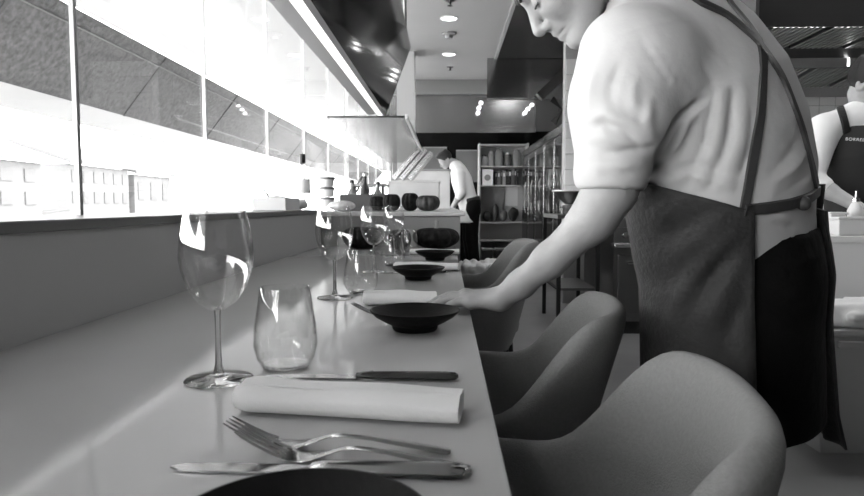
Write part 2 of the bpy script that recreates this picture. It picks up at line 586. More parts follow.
MB().tube([(q.x + .01, seamY[0], q.z - .01), (q.x + .01, seamY[-1], q.z - .01)], 0.008, 6).build('hem_rail', mat('awning_hem', .12, .8), aw, world_space=True)
box('valance', (lo_.x - 0.03, seamY[0], lo_.z - 0.20), (lo_.x + 0.01, seamY[-1], lo_.z + 0.02), M_awnlight, aw)
for yy in (seamY[0] + .1, seamY[-1] - .1):
    box('post', (lo_.x - .05, yy - .04, -0.4), (lo_.x + .03, yy + .04, lo_.z), M_awnlight, aw)


def house(label, px0, px1, py_top, X, depth, cols, rows, m):
    a, b = P(px0, py_top, x=X), P(px1, py_top, x=X)
    y0, y1 = a.y, b.y; zt = (a.z + b.z) / 2
    h = empty('house', (X, (y0 + y1) / 2, -0.4), label=label, cat='building')
    box('wall', (X - depth, y0, -0.4), (X, y1, zt), m, h)
    MB().prism([(X + .5, y0 - .5, zt), (X + .5, y1 + .5, zt), (X - depth / 2, y1 + .5, zt + depth * .18), (X - depth / 2, y0 - .5, zt + depth * .18)],
               (0, 0, 0), (0, 0, .4)).build('roof', M_house2, h, world_space=True)
    for c in range(cols):
        for r in range(rows):
            yc = y0 + (c + .5) * (y1 - y0) / cols; zc = 0.6 + (r + .55) * (zt - 0.8) / rows
            hw, hh = (y1 - y0) / cols * .25, (zt - .8) / rows * .28
            box('window', (X - .05, yc - hw, zc - hh), (X + .08, yc + hw, zc + hh), M_house2, h)
    return h


house('pale hazy house at the left end of the street outside', -70, 40, 158, -26, 9, 4, 2, M_house)
house('pale long house seen just right of the thick window bar', 68, 128, 167, -34, 10, 6, 2, M_house)
house('small pale house beside the long one across the street', 134, 170, 176, -34, 8, 3, 1, M_house)

# ---- ceiling fittings
for i, (px, py) in enumerate(((449, 18), (449, 54))):
    p = P(px, py, z=CEIL)
    l = empty('downlight', (p.x, p.y, CEIL), label=('round recessed ceiling light nearer the camera' if i == 0 else 'round recessed ceiling light farther down the aisle, past the smoke detector'),
              cat='ceiling light', group='recessed lights over the aisle')
    MB().lathe([(0.085, -0.001), (0.085, -0.008), (0.075, -0.010), (0.07, -0.004)], 32).build('rim', M_white, l)
    MB().lathe([(0.0, -0.004), (0.07, -0.004), (0.07, -0.0035), (0, -0.0035)], 32).build('lens', M_lamp, l)
    ld = bpy.data.lights.new('downlight_beam', 'SPOT'); ld.energy = 30; ld.spot_size = R(110); ld.spot_blend = 0.6; ld.shadow_soft_size = 0.07
    lo2 = bpy.data.objects.new('downlight_beam', ld); COL.objects.link(lo2); lo2.location = (0, 0, -0.02); lo2.parent = l
p = P(449, 33, z=CEIL)
sd = empty('smoke_detector', (p.x, p.y, CEIL), label='small smoke detector on the ceiling between two round lights', cat='smoke detector')
MB().lathe([(0, 0), (0.075, 0), (0.075, -0.02), (0.06, -0.03), (0, -0.03)], 24).build('base', M_mid, sd, smooth=True)
MB().lathe([(0, -0.03), (0.04, -0.03), (0.035, -0.055), (0, -0.058)], 24).build('sensor', M_mid, sd, smooth=True)
for py, lab in ((0.5, 'tiny ceiling sprinkler at the top edge of the picture'), (67, 'tiny ceiling sprinkler farthest down the aisle')):
    p = P(450, py, z=CEIL)
    MBs = MB().lathe([(0, 0), (0.04, 0), (0.04, -.008), (.012, -.012), (.012, -.04), (.025, -.042), (.025, -.046), (0, -.046)], 16, c=(p.x, p.y, CEIL))
    tag(MBs.build('sprinkler', M_steeld, smooth=True), lab, 'sprinkler', 'ceiling sprinklers')

# ---- tilted dark glossy screen over the counter
py_end = 5.0
pb0 = P(386, 115, y=py_end); pt0 = P(411, 47, y=py_end)
scr = empty('overhead_screen', (pb0.x, 3.0, pb0.z), label='tilted dark mirror-glossy panel with a white edge hanging from the ceiling', cat='screen')
YN = 1.4
dirp = (pt0 - pb0).normalized(); nn = Vector((0, 1, 0)).cross(dirp).normalized()
th = nn * -0.02 if nn.x > 0 else nn * 0.02
b_, t_ = Vector((pb0.x, 0, pb0.z)), Vector((pt0.x, 0, pt0.z))
quad = [b_ + Vector((0, YN, 0)), b_ + Vector((0, py_end, 0)), t_ + Vector((0, py_end, 0)), t_ + Vector((0, YN, 0))]
MB().prism(quad, (0, 0, 0), th).build('glass_face', M_mirror, scr, world_space=True)
MB().prism(quad, th * 1.01, th * 4).build('back_casing', M_steel, scr, world_space=True)
e0 = b_ - dirp * 0.028
quad = [e0 + Vector((0, YN, 0)), e0 + Vector((0, py_end, 0)), b_ + Vector((0, py_end, 0)), b_ + Vector((0, YN, 0))]
MB().prism(quad, th * -0.3, th * 3).build('edge_trim', M_white, scr, world_space=True)  # white paint stands in for the window reflected in a metal edge
for yy in (2.0, 4.6):
    MB().tube([(t_.x - .02, yy, t_.z - .03), (t_.x - .02, yy, CEIL)], 0.012, 8).build('hanger', M_steeld, scr, world_space=True)
# pale soffit sheet behind it, towards the window
sh = tag(MB().prism([(pb0.x - .05, YN, pb0.z + .01), (pb0.x - .05, py_end, pb0.z + .01), (pb0.x - .14, py_end, pb0.z + .0), (pb0.x - .14, YN, pb0.z + .0)], (0, 0, 0), (0, 0, .01)).build('light_shelf', mat('brushed_dull', .3, .4, metal=1), scr, world_space=True))

# ---- steel gantry shelf farther along
gz = 1.447
ga, gb = P(327, 118, z=gz), P(405, 118, z=gz)
gsh = empty('gantry_shelf', ((ga.x + gb.x) / 2, 5.4, gz), label='wide stainless overhead shelf with an edge painted white for window sheen above the kitchen pass', cat='shelf')
box('shelf_plate', (ga.x, ga.y, gz), (gb.x, 7.4, gz + 0.012), mat('gantry_steel', .07, .2, metal=1), gsh)
box('edge_trim', (gb.x, ga.y, gz - 0.004), (gb.x + 0.014, 6.0, gz + 0.02), M_white, gsh)  # window sheen along the metal edge, put in as white paint
for (xx, yy) in ((ga.x + .05, 7.0),):
    box('hanger', (xx - .008, yy - .008, gz + .012), (xx + .008, yy + .008, CEIL), M_steeld, gsh)

# ================================================================== BAR COUNTER
bar = empty('bar_counter', ((CX0 + CX1) / 2, 1.2, 0), label='long pale glossy bar counter set for dinner beneath the window', cat='counter')
box('worktop', (CX0 + .001, -0.6, CT - 0.035), (CX1, END_Y - 0.001, CT), M_counter, bar, bev=0.002)
box('front_panel', (-0.42, -0.55, 0.0), (-0.39, END_Y - 0.001, CT - 0.035), M_wall, bar)

kc = empty('kitchen_pass', (-0.3, 6, 0), label='raised kitchen pass at the far end of the bar counter', cat='counter')
box('body', (CX0 + 0.002, END_Y, 0), (0.075, 9.0, 0.905), mat('pass_panel', 0.26, 0.4), kc)
box('worktop', (CX0 + 0.002, END_Y - 0.03, 0.908), (0.10, 9.02, 0.93), mat('pass_top', 0.5, 0.25), kc, bev=0.003)


# ================================================================== CHAIRS
def chair_shell(parent):
    NPHI, v, f = 37, [], []
    prof_n = 0
    for i in range(NPHI):
        ph = R(-128 + 256 * i / (NPHI - 1)); c, s = math.cos(ph), math.sin(ph)
        q = (abs(c) ** 3.2 + abs(s) ** 3.2) ** (-1 / 3.2)
        ux, uy = c * q, s * q
        e = min(max((c - 0.22) / 0.55, 0), 1); e = e * e * (3 - 2 * e)
        zr = 0.600 + 0.165 * e
        endt = max(0, (abs(math.degrees(ph)) - 105) / 23); zr -= 0.05 * endt ** 2
        ring = []
        T = 0.040

        def pt(vv, inset, z):
            sc = 0.70 + 0.30 * min(1, max(0, vv)) ** 0.55
            lean = 0.055 * vv ** 1.6 * max(c, 0)
            return (ux * (0.238 * sc - inset) + lean, uy * (0.265 * sc - inset), z)
        vs = (0.0, 0.12, 0.3, 0.5, 0.7, 0.86, 0.96)
        for vv in vs: ring.append(pt(vv, 0, 0.35 + (zr - 0.35) * vv))
        ring.append(pt(1.0, T * 0.18, zr + 0.006)); ring.append(pt(1.0, T * 0.5, zr + 0.012)); ring.append(pt(1.0, T * 0.82, zr + 0.006))
        for vv in vs[::-1][:-1]: ring.append(pt(vv, T, 0.35 + (zr - 0.35) * vv))
        prof_n = len(ring); v += ring
    for i in range(NPHI - 1):
        for k in range(prof_n - 1):
            a = i * prof_n + k; f.append((a, a + 1, a + prof_n + 1, a + prof_n))
    for k in range(prof_n // 2):
        for base, fl in ((0, False), ((NPHI - 1) * prof_n, True)):
            j0, j1 = base + k, base + k + 1; m0, m1 = base + prof_n - 1 - k, base + prof_n - 2 - k
            if j1 >= m1: continue
            f.append((j0, m0, m1, j1) if not fl else (j0, j1, m1, m0))
    o = mesh_obj('back_shell', v, f, M_fabric, parent, smooth=True)
    bmm = bmesh.new(); bmm.from_mesh(o.data); bmesh.ops.recalc_face_normals(bmm, faces=bmm.faces); bmm.to_mesh(o.data); bmm.free()
    sb = o.modifiers.new('sub', 'SUBSURF'); sb.levels = 1; sb.render_levels = 1
    return o


def make_chair(label):
    c = empty('bucket_chair', (0, 0, 0), label=label, cat='chair', group='upholstered bucket chairs along the counter')
    chair_shell(c)
    prof = [(0, 0.34), (0.13, 0.34), (0.185, 0.36), (0.19, 0.40), (0, 0.40)]
    o = MB().lathe(prof, 36).build('seat_base', M_fabric, c, smooth=True)
    prof = [(0, 0.401), (0.19, 0.401), (0.207, 0.415), (0.212, 0.44), (0.20, 0.462), (0.15, 0.474), (0, 0.476)]
    o = MB().lathe(prof, 36).build('seat', M_fabric, c, smooth=True); o.scale = (1.0, 1.06, 1)
    for sx in (-1, 1):
        for sy in (-1, 1):
            MB().tube([(sx * .13, sy * .13, .36), (sx * .215, sy * .215, 0.0)], [.014, .009], 10).build('leg', M_leg, c, smooth=True)
    return c


ch1 = make_chair('nearest dark bucket chair, large at the bottom edge of the picture')
ch1.location = (0.048, 0.715, 0); ch1.rotation_euler = (0, 0, R(-12))
ch2 = copy_tree(ch1); ch2['label'] = 'dark bucket chair second from the camera, in front of the leaning waiter'
ch2.location = (0.068, 1.30, 0); ch2.rotation_euler = (0, 0, R(-11))
ch3 = copy_tree(ch1); ch3['label'] = 'dark bucket chair farthest from the camera, behind the reaching forearm'
ch3.location = (0.095, 2.72, 0); ch3.rotation_euler = (0, 0, R(0)); ch3.scale = (1.03, 1.0, 1.055)

pf = empty('stool', (0.27, 3.25, 0), label='low stool with a pale fluffy throw beyond the farthest bucket chair', cat='stool')
FL = Field((0.02, 3.01, 0.45), (0.5, 3.5, 0.80), 0.010)
FL.ell((0.215, 3.25, 0.60), (0.155, 0.17, 0.065), k=0.02)
rnd = random.Random(12)
for a in range(110):
    an, rr_ = rnd.uniform(0, 6.283), rnd.uniform(.10, .15)
    FL.ell((0.215 + rr_ * math.cos(an), 3.25 + rr_ * 1.1 * math.sin(an), .655 + rnd.uniform(-.035, .014)), (.018, .018, .020), k=0.006)
V, Fc = FL.mesh(); field_obj('throw', (V, Fc), mat('fleece', .8, .95), pf)
for sx in (-1, 1):
    for sy in (-1, 1):
        MB().tube([(.215 + sx * .09, 3.25 + sy * .09, .57), (.215 + sx * .12, 3.25 + sy * .13, 0)], .012, 8).build('leg', M_leg, pf, world_space=True)

# ================================================================== TABLEWARE


def wine_glass(px, py, label):
    p = P(px, py, z=CT)
    g = empty('wine_glass', (p.x, p.y, CT), label=label, cat='wine glass', group='stemmed wine glasses on the counter')
    outer = [(0.004, .088), (.012, .0885), (.024, .098), (.035, .115), (.042, .136), (.0442, .152), (.0430, .172), (.0390, .195), (.0350, .211)]
    inner = [(r - .0011, z + (.0016 if i < 4 else 0)) for i, (r, z) in enumerate(outer)]
    prof = [(0, .0875)] + outer + [(.0344, .2118)] + inner[::-1] + [(0, .0905)]
    MB().lathe(prof, 56).build('bowl', M_glass, g, smooth=True)
    MB().lathe([(.0045, .089), (.0036, .08), (.0034, .05), (.0042, .02), (.007, .0088)], 20).build('stem', M_crystal, g, smooth=True)
    MB().lathe([(0, .0005), (.0400, .0005), (.0412, .0015), (.0400, .0026), (.02, .0050), (.007, .0088), (0, .0088)], 48).build('foot', M_crystal, g, smooth=True)
    return g


wine_glass(219, 380, 'largest wine glass, nearest the camera on the left of the counter')
wine_glass(335, 298, 'second nearest wine glass, standing over the second place setting')
wine_glass(374, 272, 'third wine glass from the camera')
wine_glass(394, 256, 'farthest wine glass, in front of the pumpkins')


def tumbler(px, py, label):
    p = P(px, py, z=CT)
    g = empty('water_tumbler', (p.x, p.y, CT), label=label, cat='tumbler', group='stemless tumblers on the counter')
    outer = [(.0285, .0008), (.032, .003), (.0385, .015), (.0420, .032), (.0405, .055), (.0365, .080), (.0318, .107)]
    inner = [(r - .0014, z) for (r, z) in outer[1:]]; inner[0] = (.030, .0065)
    prof = [(0, .0008)] + outer + [(.0311, .1077)] + inner[::-1] + [(0, .006)]
    MB().lathe(prof, 56).build('bowl', M_glass, g, smooth=True)
    MB().lathe([(0, .001), (.028, .001), (.0285, .004), (0, .0058)], 40).build('base', M_crystal, g, smooth=True)
    return g


tumbler(286, 367, 'largest stemless tumbler, beside the nearest wine glass and the knife')
tumbler(361, 293, 'second nearest stemless tumbler, right of the second wine glass')
tumbler(393, 266, 'third stemless tumbler from the camera')
tumbler(409, 253, 'farthest stemless tumbler, beside the large pumpkin')


def bowl(x, y, label):
    b = empty('shallow_bowl', (x, y, CT), label=label, cat='bowl', group='dark stoneware bowls at the place settings')
    prof = [(0, .0005), (.036, .0005), (.0385, .003), (.040, .010), (.052, .0155), (.068, .025), (.077, .034), (.0775, .036), (.075, .0365),
            (.066, .029), (.05, .020), (.036, .015), (0, .013)]
    MB().lathe(prof, 64).build('body', M_bowl, b, smooth=True)
    return b


b1 = bowl(-0.083, 0.347, 'dark bowl cut off by the bottom edge of the picture')
p = P(415, 330, z=CT); bowl(p.x, p.y, 'dark shallow bowl by the fingers of the leaning waiter')
p = P(418, 280, z=CT); bowl(p.x, p.y + .02, 'dark bowl third from the camera')
p = P(435, 260, z=CT); bowl(p.x, p.y, 'farthest dark bowl on the counter, in front of the large pumpkin')


def napkin(name_label, x0, y0, x1, y1, w=.062, h=.03, seed=0):
    """rolled linen napkin from the fold end (x0,y0) to the open end (x1,y1)"""
    rnd = random.Random(seed)
    nu, nv = 26, 28; v = []; f = []
    d = Vector((x1 - x0, y1 - y0, 0)); L = d.length; d.normalize(); n = Vector((-d.y, d.x, 0))
    for i in range(nu + 1):
        t = i / nu
        for k in range(nv):
            a = 2 * math.pi * k / nv
            ex = 2.6
            c, s = math.cos(a), math.sin(a)
            q = (abs(c) ** ex + abs(s) ** ex) ** (-1 / ex)
            sw = w / 2 * (1 + .05 * math.sin(t * 7 + seed)); shh = h / 2 * (1 - .12 * t + .05 * math.sin(t * 9 + 1 + seed))
            if t < .05: sh_ = .80 + 4 * t
            else: sh_ = 1
            yy = c * q * sw * sh_ + .003 * math.sin(t * 5 + seed); zz = (s * q) * shh * (sh_) + shh
            zz += .0016 * math.sin(6 * a + t * 3) * max(0, s)
            pt = Vector((x0, y0, CT + .0008)) + d * (L * t + 0) + n * yy + Vector((0, 0, zz * (1 if zz > 0 else 0)))
            v.append(pt)
    for i in range(nu):
        for k in range(nv):
            f.append((i * nv + k, i * nv + (k + 1) % nv, (i + 1) * nv + (k + 1) % nv, (i + 1) * nv + k))
    f.append(tuple(range(nv))[::-1]); f.append(tuple(nu * nv + k for k in range(nv)))
    root = empty('rolled_napkin', ((x0 + x1) / 2, (y0 + y1) / 2, CT), label=name_label, cat='napkin', group='rolled napkins at the place settings')
    cl = mesh_obj('cloth', v, f, M_napkin, root, smooth=True, world_space=True)
    bmm = bmesh.new(); bmm.from_mesh(cl.data); bmesh.ops.recalc_face_normals(bmm, faces=bmm.faces); bmm.to_mesh(cl.data); bmm.free()
    try: cl.data.set_sharp_from_angle(angle=R(50))
    except Exception: pass
    # the free hem along the top
    pts = []
    for i in range(12):
        t = i / 11
        pts.append(Vector((x0, y0, CT)) + d * (L * (.03 + .94 * t)) - n * (w * .18 + .002 * math.sin(4 * t)) + Vector((0, 0, h * (1.0 - .12 * t) + .0003)))
    MB().tube(pts, .0022, 6, flat=.5).build('hem', M_napkin, root, smooth=True, world_space=True)
    return root


a = P(233, 418, z=CT); b = P(462, 431, z=CT)
napkin('largest white rolled napkin, between the forks and the steak knife', a.x, a.y + .03, b.x, b.y + .035, seed=1)
napkin('white rolled napkin behind the bowl the waiter reaches for', P(359, 310, z=CT).x, 1.37, P(436, 308, z=CT).x, 1.38, seed=2)
napkin('white napkin behind the third bowl from the camera', P(396, 268, z=CT).x, 2.13, P(459, 270, z=CT).x, 2.10, w=.07, h=.025, seed=3)
napkin('farthest white napkin, in front of the large pumpkin', P(410, 254, z=CT).x, 2.80, P(459, 254, z=CT).x, 2.80, w=.07, h=.022, seed=4)


def fork(label, x, y, rz, z=0.0, tilt=0.0):
    o = empty('dinner_fork', (x, y, CT + z), rz, label=label, cat='fork', group='forks at the place settings')
    o.rotation_euler = (0, R(tilt), rz)
    hx = [.068, .078, .092, .105, .13, .16, .185, .198, .2]
    hz = [.0045, .0075, .0125, .0138, .012, .008, .0045, .003, .003]
    hw = [.010, .0055, .0036, .0036, .0042, .0058, .0075, .0066, .003]
    m = MB(); rings = []
    n = 10
    for xx, zz, ww in zip(hx, hz, hw):
        rings.append([m.bm.verts.new((xx, ww * math.cos(2 * math.pi * k / n), zz + .0016 * math.sin(2 * math.pi * k / n))) for k in range(n)])
    for A, B in zip(rings[:-1], rings[1:]):
        for k in range(n): m.bm.faces.new((A[k], A[(k + 1) % n], B[(k + 1) % n], B[k]))
    m.bm.faces.new(rings[0]); m.bm.faces.new(rings[-1][::-1])
    m.build('handle', M_polish, o, smooth=True)
    m = MB()
    hx = [.040, .048, .058, .066, .072]; hz = [.0055, .0035, .003, .0042, .0062]; hw = [.0118, .0125, .0125, .0115, .009]
    rings = []
    for xx, zz, ww in zip(hx, hz, hw):
        rings.append([m.bm.verts.new((xx, ww * math.cos(2 * math.pi * k / n), zz + .0012 * math.sin(2 * math.pi * k / n))) for k in range(n)])
    for A, B in zip(rings[:-1], rings[1:]):
        for k in range(n): m.bm.faces.new((A[k], A[(k + 1) % n], B[(k + 1) % n], B[k]))
    m.bm.faces.new(rings[0]); m.bm.faces.new(rings[-1][::-1])
    m.build('head', M_polish, o, smooth=True)
    for ty in (-.0103, -.0034, .0034, .0103):
        pts = [(.043, ty, .005), (.032, ty, .0085), (.018, ty, .0145), (.006, ty * .96, .0205), (0, ty * .92, .0238)]
        MB().tube(pts, [.0019, .0018, .0016, .0013, .0007], 6, flat=.7).build('tine', M_polish, o, smooth=True)
    return o


def knife(label, x, y, rz, dark_handle=False, z=0.0):
    o = empty('table_knife', (x, y, CT + z), rz, label=label, cat='knife', group='knives at the place settings')
    m = MB()
    up_, dn = [], []
    prof = [(0, .0), (.01, .0065), (.03, .0095), (.07, .0100), (.1, .0095), (.118, .0085)]
    poly = [Vector((px_, py_, 0)) for px_, py_ in prof] + [Vector((.118, -.0065, 0)), (Vector((.03, -.0065, 0))), Vector((.008, -.004, 0))]
    m.prism(poly, (0, 0, .0012), (0, 0, .0030)).build('blade', M_polish, o)
    m = MB(); rings = []; n = 12
    for xx, ww, tt in ((.116, .0078, .0025), (.122, .0082, .0038), (.13, .0085, .0045), (.16, .0100, .0048), (.2, .0105, .0050), (.225, .0115, .0052), (.238, .0095, .0045), (.242, .004, .002)):
        rings.append([m.bm.verts.new((xx, ww * math.cos(2 * math.pi * k / n), .0055 + tt * math.sin(2 * math.pi * k / n))) for k in range(n)])
    for A, B in zip(rings[:-1], rings[1:]):
        for k in range(n): m.bm.faces.new((A[k], A[(k + 1) % n], B[(k + 1) % n], B[k]))
    m.bm.faces.new(rings[0]); m.bm.faces.new(rings[-1][::-1])
    h = m.build('handle', M_blackgloss if dark_handle else M_polish, o, smooth=True)
    if dark_handle:
        for xx in (.135, .18, .222):
            MB().lathe([(0, .0105), (.0028, .0105), (.0022, .0112), (0, .0114)], 12, c=(xx, 0, -.0004)).build('rivet', M_polish, h, smooth=True)
    return o


p = P(232, 449, z=CT)
fork('rear fork of the pair in front of the largest napkin', p.x - .006, .556, R(-5))
fork('front fork of the pair, nearest the bowl at the bottom edge', p.x + .012, .534, R(-9))
p = P(200, 468, z=CT)
knife('polished butter knife lying along the bowl at the bottom edge', P(172, 468, z=CT).x, .503, R(-2))
p = P(313, 381, z=CT)
knife('steak knife with a dark riveted handle behind the largest napkin', P(264, 378, z=CT).x, P(264, 378, z=CT).y, R(-1.5), True)
# a fork peeping over each farther bowl
fork('fork whose tines show over the bowl by the waiter\'s fingers', P(361, 305, z=CT).x, 1.235, R(-8), z=.001)
knife('knife lying behind the third bowl from the camera', P(402, 274, z=CT).x - .10, 2.0, R(0))
knife('knife lying behind the farthest bowl', P(412, 255, z=CT).x - .07, 2.68, R(0))


# ---- pumpkins
def pumpkin(x, y, z, r, h, label, lobes=11, stem=True, m=M_pumpkin):
    o = empty('pumpkin', (x, y, z), random.random() * 3, label=label, cat='pumpkin', group='dark pumpkins and squashes at the end of the bar')
    nu, nv = 66, 20; v = [(0, 0, .06 * h)]; f = []
    for j in range(1, nv):
        th_ = math.pi * j / nv
        for i in range(nu):
            a = 2 * math.pi * i / nu
            k = 1 - .13 * (1 - abs(math.sin(lobes * a / 2))) ** 1.5
            rr = r * math.sin(th_) ** .8 * k
            zz = h / 2 - h / 2 * math.cos(th_) * (1 - .28 * max(0, 1 - math.sin(th_)) ** 1.2)
            zz = h * (.5 - .5 * math.cos(th_)) - .12 * h * (math.cos(th_) < 0) * max(0, 1 - math.sin(th_)) ** 1.5
            v.append((rr * math.cos(a), rr * math.sin(a), max(zz, 0)))
    v.append((0, 0, h * .86))
    for i in range(nu): f.append((0, 1 + (i + 1) % nu, 1 + i))
    for j in range(nv - 2):
        for i in range(nu):
            f.append((1 + j * nu + i, 1 + j * nu + (i + 1) % nu, 1 + (j + 1) * nu + (i + 1) % nu, 1 + (j + 1) * nu + i))
    for i in range(nu): f.append((len(v) - 1, 1 + (nv - 2) * nu + i, 1 + (nv - 2) * nu + (i + 1) % nu))
    mesh_obj('flesh', v, f, m, o, smooth=True)
    if stem:
        MB().tube([(0, 0, h * .83), (.004, 0, h * 1.0), (.012, .004, h * 1.22)], [r * .12, r * .07, r * .09], 8).build('stem', M_stem, o, smooth=True)
    return o


pumpkin(P(436, 240, y=3.17).x, 3.17, CT, .118, .112, 'large ribbed dark pumpkin with a pale stem on the counter end')
pumpkin(P(362, 240, y=3.1).x, 3.12, CT, .10, .12, 'dark pumpkin on the counter end, left one, seen behind the second wine glass')
pumpkin(P(401, 240, y=3.12).x, 3.05, CT, .055, .11, 'dark pumpkin on the counter end, middle one')
pumpkin(P(374, 205, y=3.6).x, 3.76, .93, .046, .095, 'small dark squash on the kitchen pass, leftmost of four', stem=False)
pumpkin(P(392, 205, y=3.6).x, 3.58, .93, .050, .105, 'small dark squash on the kitchen pass, second from the left', stem=False)
pumpkin(P(409, 205, y=3.6).x, 3.72, .93, .052, .115, 'small dark squash on the kitchen pass, third from the left', stem=False)
pumpkin(P(428, 205, y=3.6).x, 3.60, .93, .068, .098, 'mottled squash on the kitchen pass, rightmost of four', stem=False, m=mat('squash_mottled', .03, .5, var=.8, vscale=30, bump=.4, bscale=40))

# ---- things on the sill and the pass
SZ = 0.9415
p = P(303, 209, x=-.745)
bt = empty('wine_bottle', (p.x, p.y, SZ), label='clear wine bottle with a dark capsule and pale label on the sill', cat='bottle')
MB().lathe([(0, .001), (.036, .001), (.038, .006), (.038, .175), (.034, .195), (.018, .215), (.0145, .228), (.0145, .285), (0, .285)], 32).build('body', M_bottle, bt, smooth=True)
MB().lathe([(.0386, .085), (.0392, .086), (.0392, .158), (.0386, .159)], 32).build('label_band', M_paper, bt, smooth=True)
MB().lathe([(.0150, .238), (.0156, .2385), (.0160, .287), (.0, .288)], 24).build('capsule', M_black, bt, smooth=True)
box('print_mark', (.0335, -.012, .086), (.0396, .012, .098), M_black, bt, ws=False)

p = P(327, 205, x=-.74)
st = empty('tub_stack', (p.x, p.y, SZ), label='stack of pale tubs with dark lids on the sill by the wine bottle', cat='tubs')
for i in range(3):
    z0 = .012 + i * .062
    MB().lathe([(0, z0), (.040, z0), (.046, z0 + .045), (0, z0 + .045)], 24).build('tub', M_plastic, st, smooth=True)
    l = MB().lathe([(0, z0 + .045), (.050, z0 + .045), (.050, z0 + .06), (0, z0 + .06)], 24).build('lid', M_sill, st, smooth=True)


def lump(name, label, cat, c, r, m, n=9, seed=0, res=.008, group=None):
    rnd = random.Random(seed); c = Vector(c)
    Fd = Field(c - Vector((r[0] + .03, r[1] + .03, .01)), c + Vector((r[0] + .03, r[1] + .03, 2 * r[2] + .04)), res)
    Fd.ell(c + Vector((0, 0, r[2])), (r[0] * .85, r[1] * .85, r[2]), k=.01)
    for i in range(n):
        a = rnd.random() * 6.28; q = rnd.uniform(.3, .8)
        Fd.ell(c + Vector((math.cos(a) * r[0] * q, math.sin(a) * r[1] * q, r[2] * rnd.uniform(.8, 1.3))), (r[0] * .33, r[1] * .35, r[2] * .55), k=.012)
    Fd.cut(c, (0, 0, -1))
    o = field_obj(name, Fd.mesh(), m)
    return tag(o, label, cat, group)


p = P(277, 209, x=-.75)
tb = empty('storage_tray', (p.x, p.y, SZ), label='pale plastic tray with cloths left of the wine bottle on the sill', cat='tray')
MB().box((-.07, -.13, .001), (.07, .13, .006)).build('base', M_plastic, tb)
for (lo2_, hi2_) in (((-.07, -.13, .006), (-.066, .13, .055)), ((.066, -.13, .006), (.07, .13, .055)), ((-.066, -.13, .006), (.066, -.126, .055)), ((-.066, .126, .006), (.066, .13, .055))):
    MB().box(lo2_, hi2_).build('side', M_plastic, tb)
lump('folded_cloth', 'crumpled pale cloth heaped in the plastic tray on the sill', 'cloth', (p.x, p.y, SZ + .0065), (.055, .11, .03), M_napkin, seed=3)
MB_ = MB().tube([(p.x - .02, p.y - .05, SZ + .055), (p.x - .03, p.y - .12, SZ + .10)], .004, 6)
tag(MB_.build('brush_handle', M_mid), 'thin grey handle sticking up from the plastic tray', 'brush')
p = P(309, 209, x=-.71)
lump('cloth_roll', 'pale rolled cloth in front of the wine bottle', 'cloth', (p.x, 3.08, SZ), (.040, .11, .026), M_napkin, seed=5)
p = P(331, 209, x=-.70)
lump('wrapped_bread', 'pale wrapped bundle on the pass right of the cloth roll', 'bundle', (-.575, 3.52, .9305), (.085, .05, .030), mat('wrap_film', .5, .25, var=.3, vscale=30, bump=.6, bscale=30), seed=8)
cr = empty('dark_crate', (-.50, 3.95, .93), label='dark open crate on the pass behind the wrapped bundle', cat='crate')
for lo2_, hi2_ in (((-.14, -.1, .0005), (.14, .1, .01)), ((-.14, -.1, .0105), (-.13, .1, .10)), ((.13, -.1, .0105), (.14, .1, .10)), ((-.1295, -.1, .0105), (.1295, -.09, .10)), ((-.1295, .09, .0105), (.1295, .1, .10))):
    MB().box(lo2_, hi2_).build('side', M_book[2], cr)
for i_, (xx, hh, lab_) in enumerate(((-.08, .16, 'tall bottle standing in the dark crate, left one'), (.0, .20, 'tall bottle standing in the dark crate, middle one'), (.08, .15, 'tall bottle standing in the dark crate, right one'))):
    bo = empty('sauce_bottle', (-.50 + xx, 3.95, .9407), label=lab_, cat='bottle', group='bottles in the dark crate')
    MB().lathe([(0, 0), (.026, 0), (.028, .005), (.028, hh * .6), (.012, hh * .8), (.012, hh), (0, hh)], 16).build('body', (M_mid, M_book[1], M_steeld)[i_], bo, smooth=True)
    MB().lathe([(0, hh), (.014, hh), (.014, hh + .018), (0, hh + .018)], 12).build('cap', (M_black, M_white, M_black)[i_], bo, smooth=True)

# knife rack, tilted trays, boxes on the pass
kr = empty('slanted_rack', (-.62, 4.3, .93), label='dark slanted wire rack on the pass beside the window', cat='rack')
a0, a1 = P(342, 193, y=4.3), P(365, 172, y=4.3)
for dy in (0, .14):
    MB().tube([(a0.x, 4.3 + dy, .932), (a1.x, 4.3 + dy, a1.z)], .008, 6).build('rail', M_steeld, kr, world_space=True)
c0, c1 = P(352, 185, y=4.3), P(386, 183, y=4.3)
box('tray', (c0.x, 4.25, c0.z - .008), (c1.x, 4.55, c0.z + .008), M_steeld, kr)
for xx in (c0.x + .02, c1.x - .02):
    box('post', (xx - .008, 4.28, .931), (xx + .008, 4.30, c0.z - .008), M_black, kr)
box('base', (a0.x - .02, 4.25, .931), (c1.x, 4.5, .945), M_black, kr)

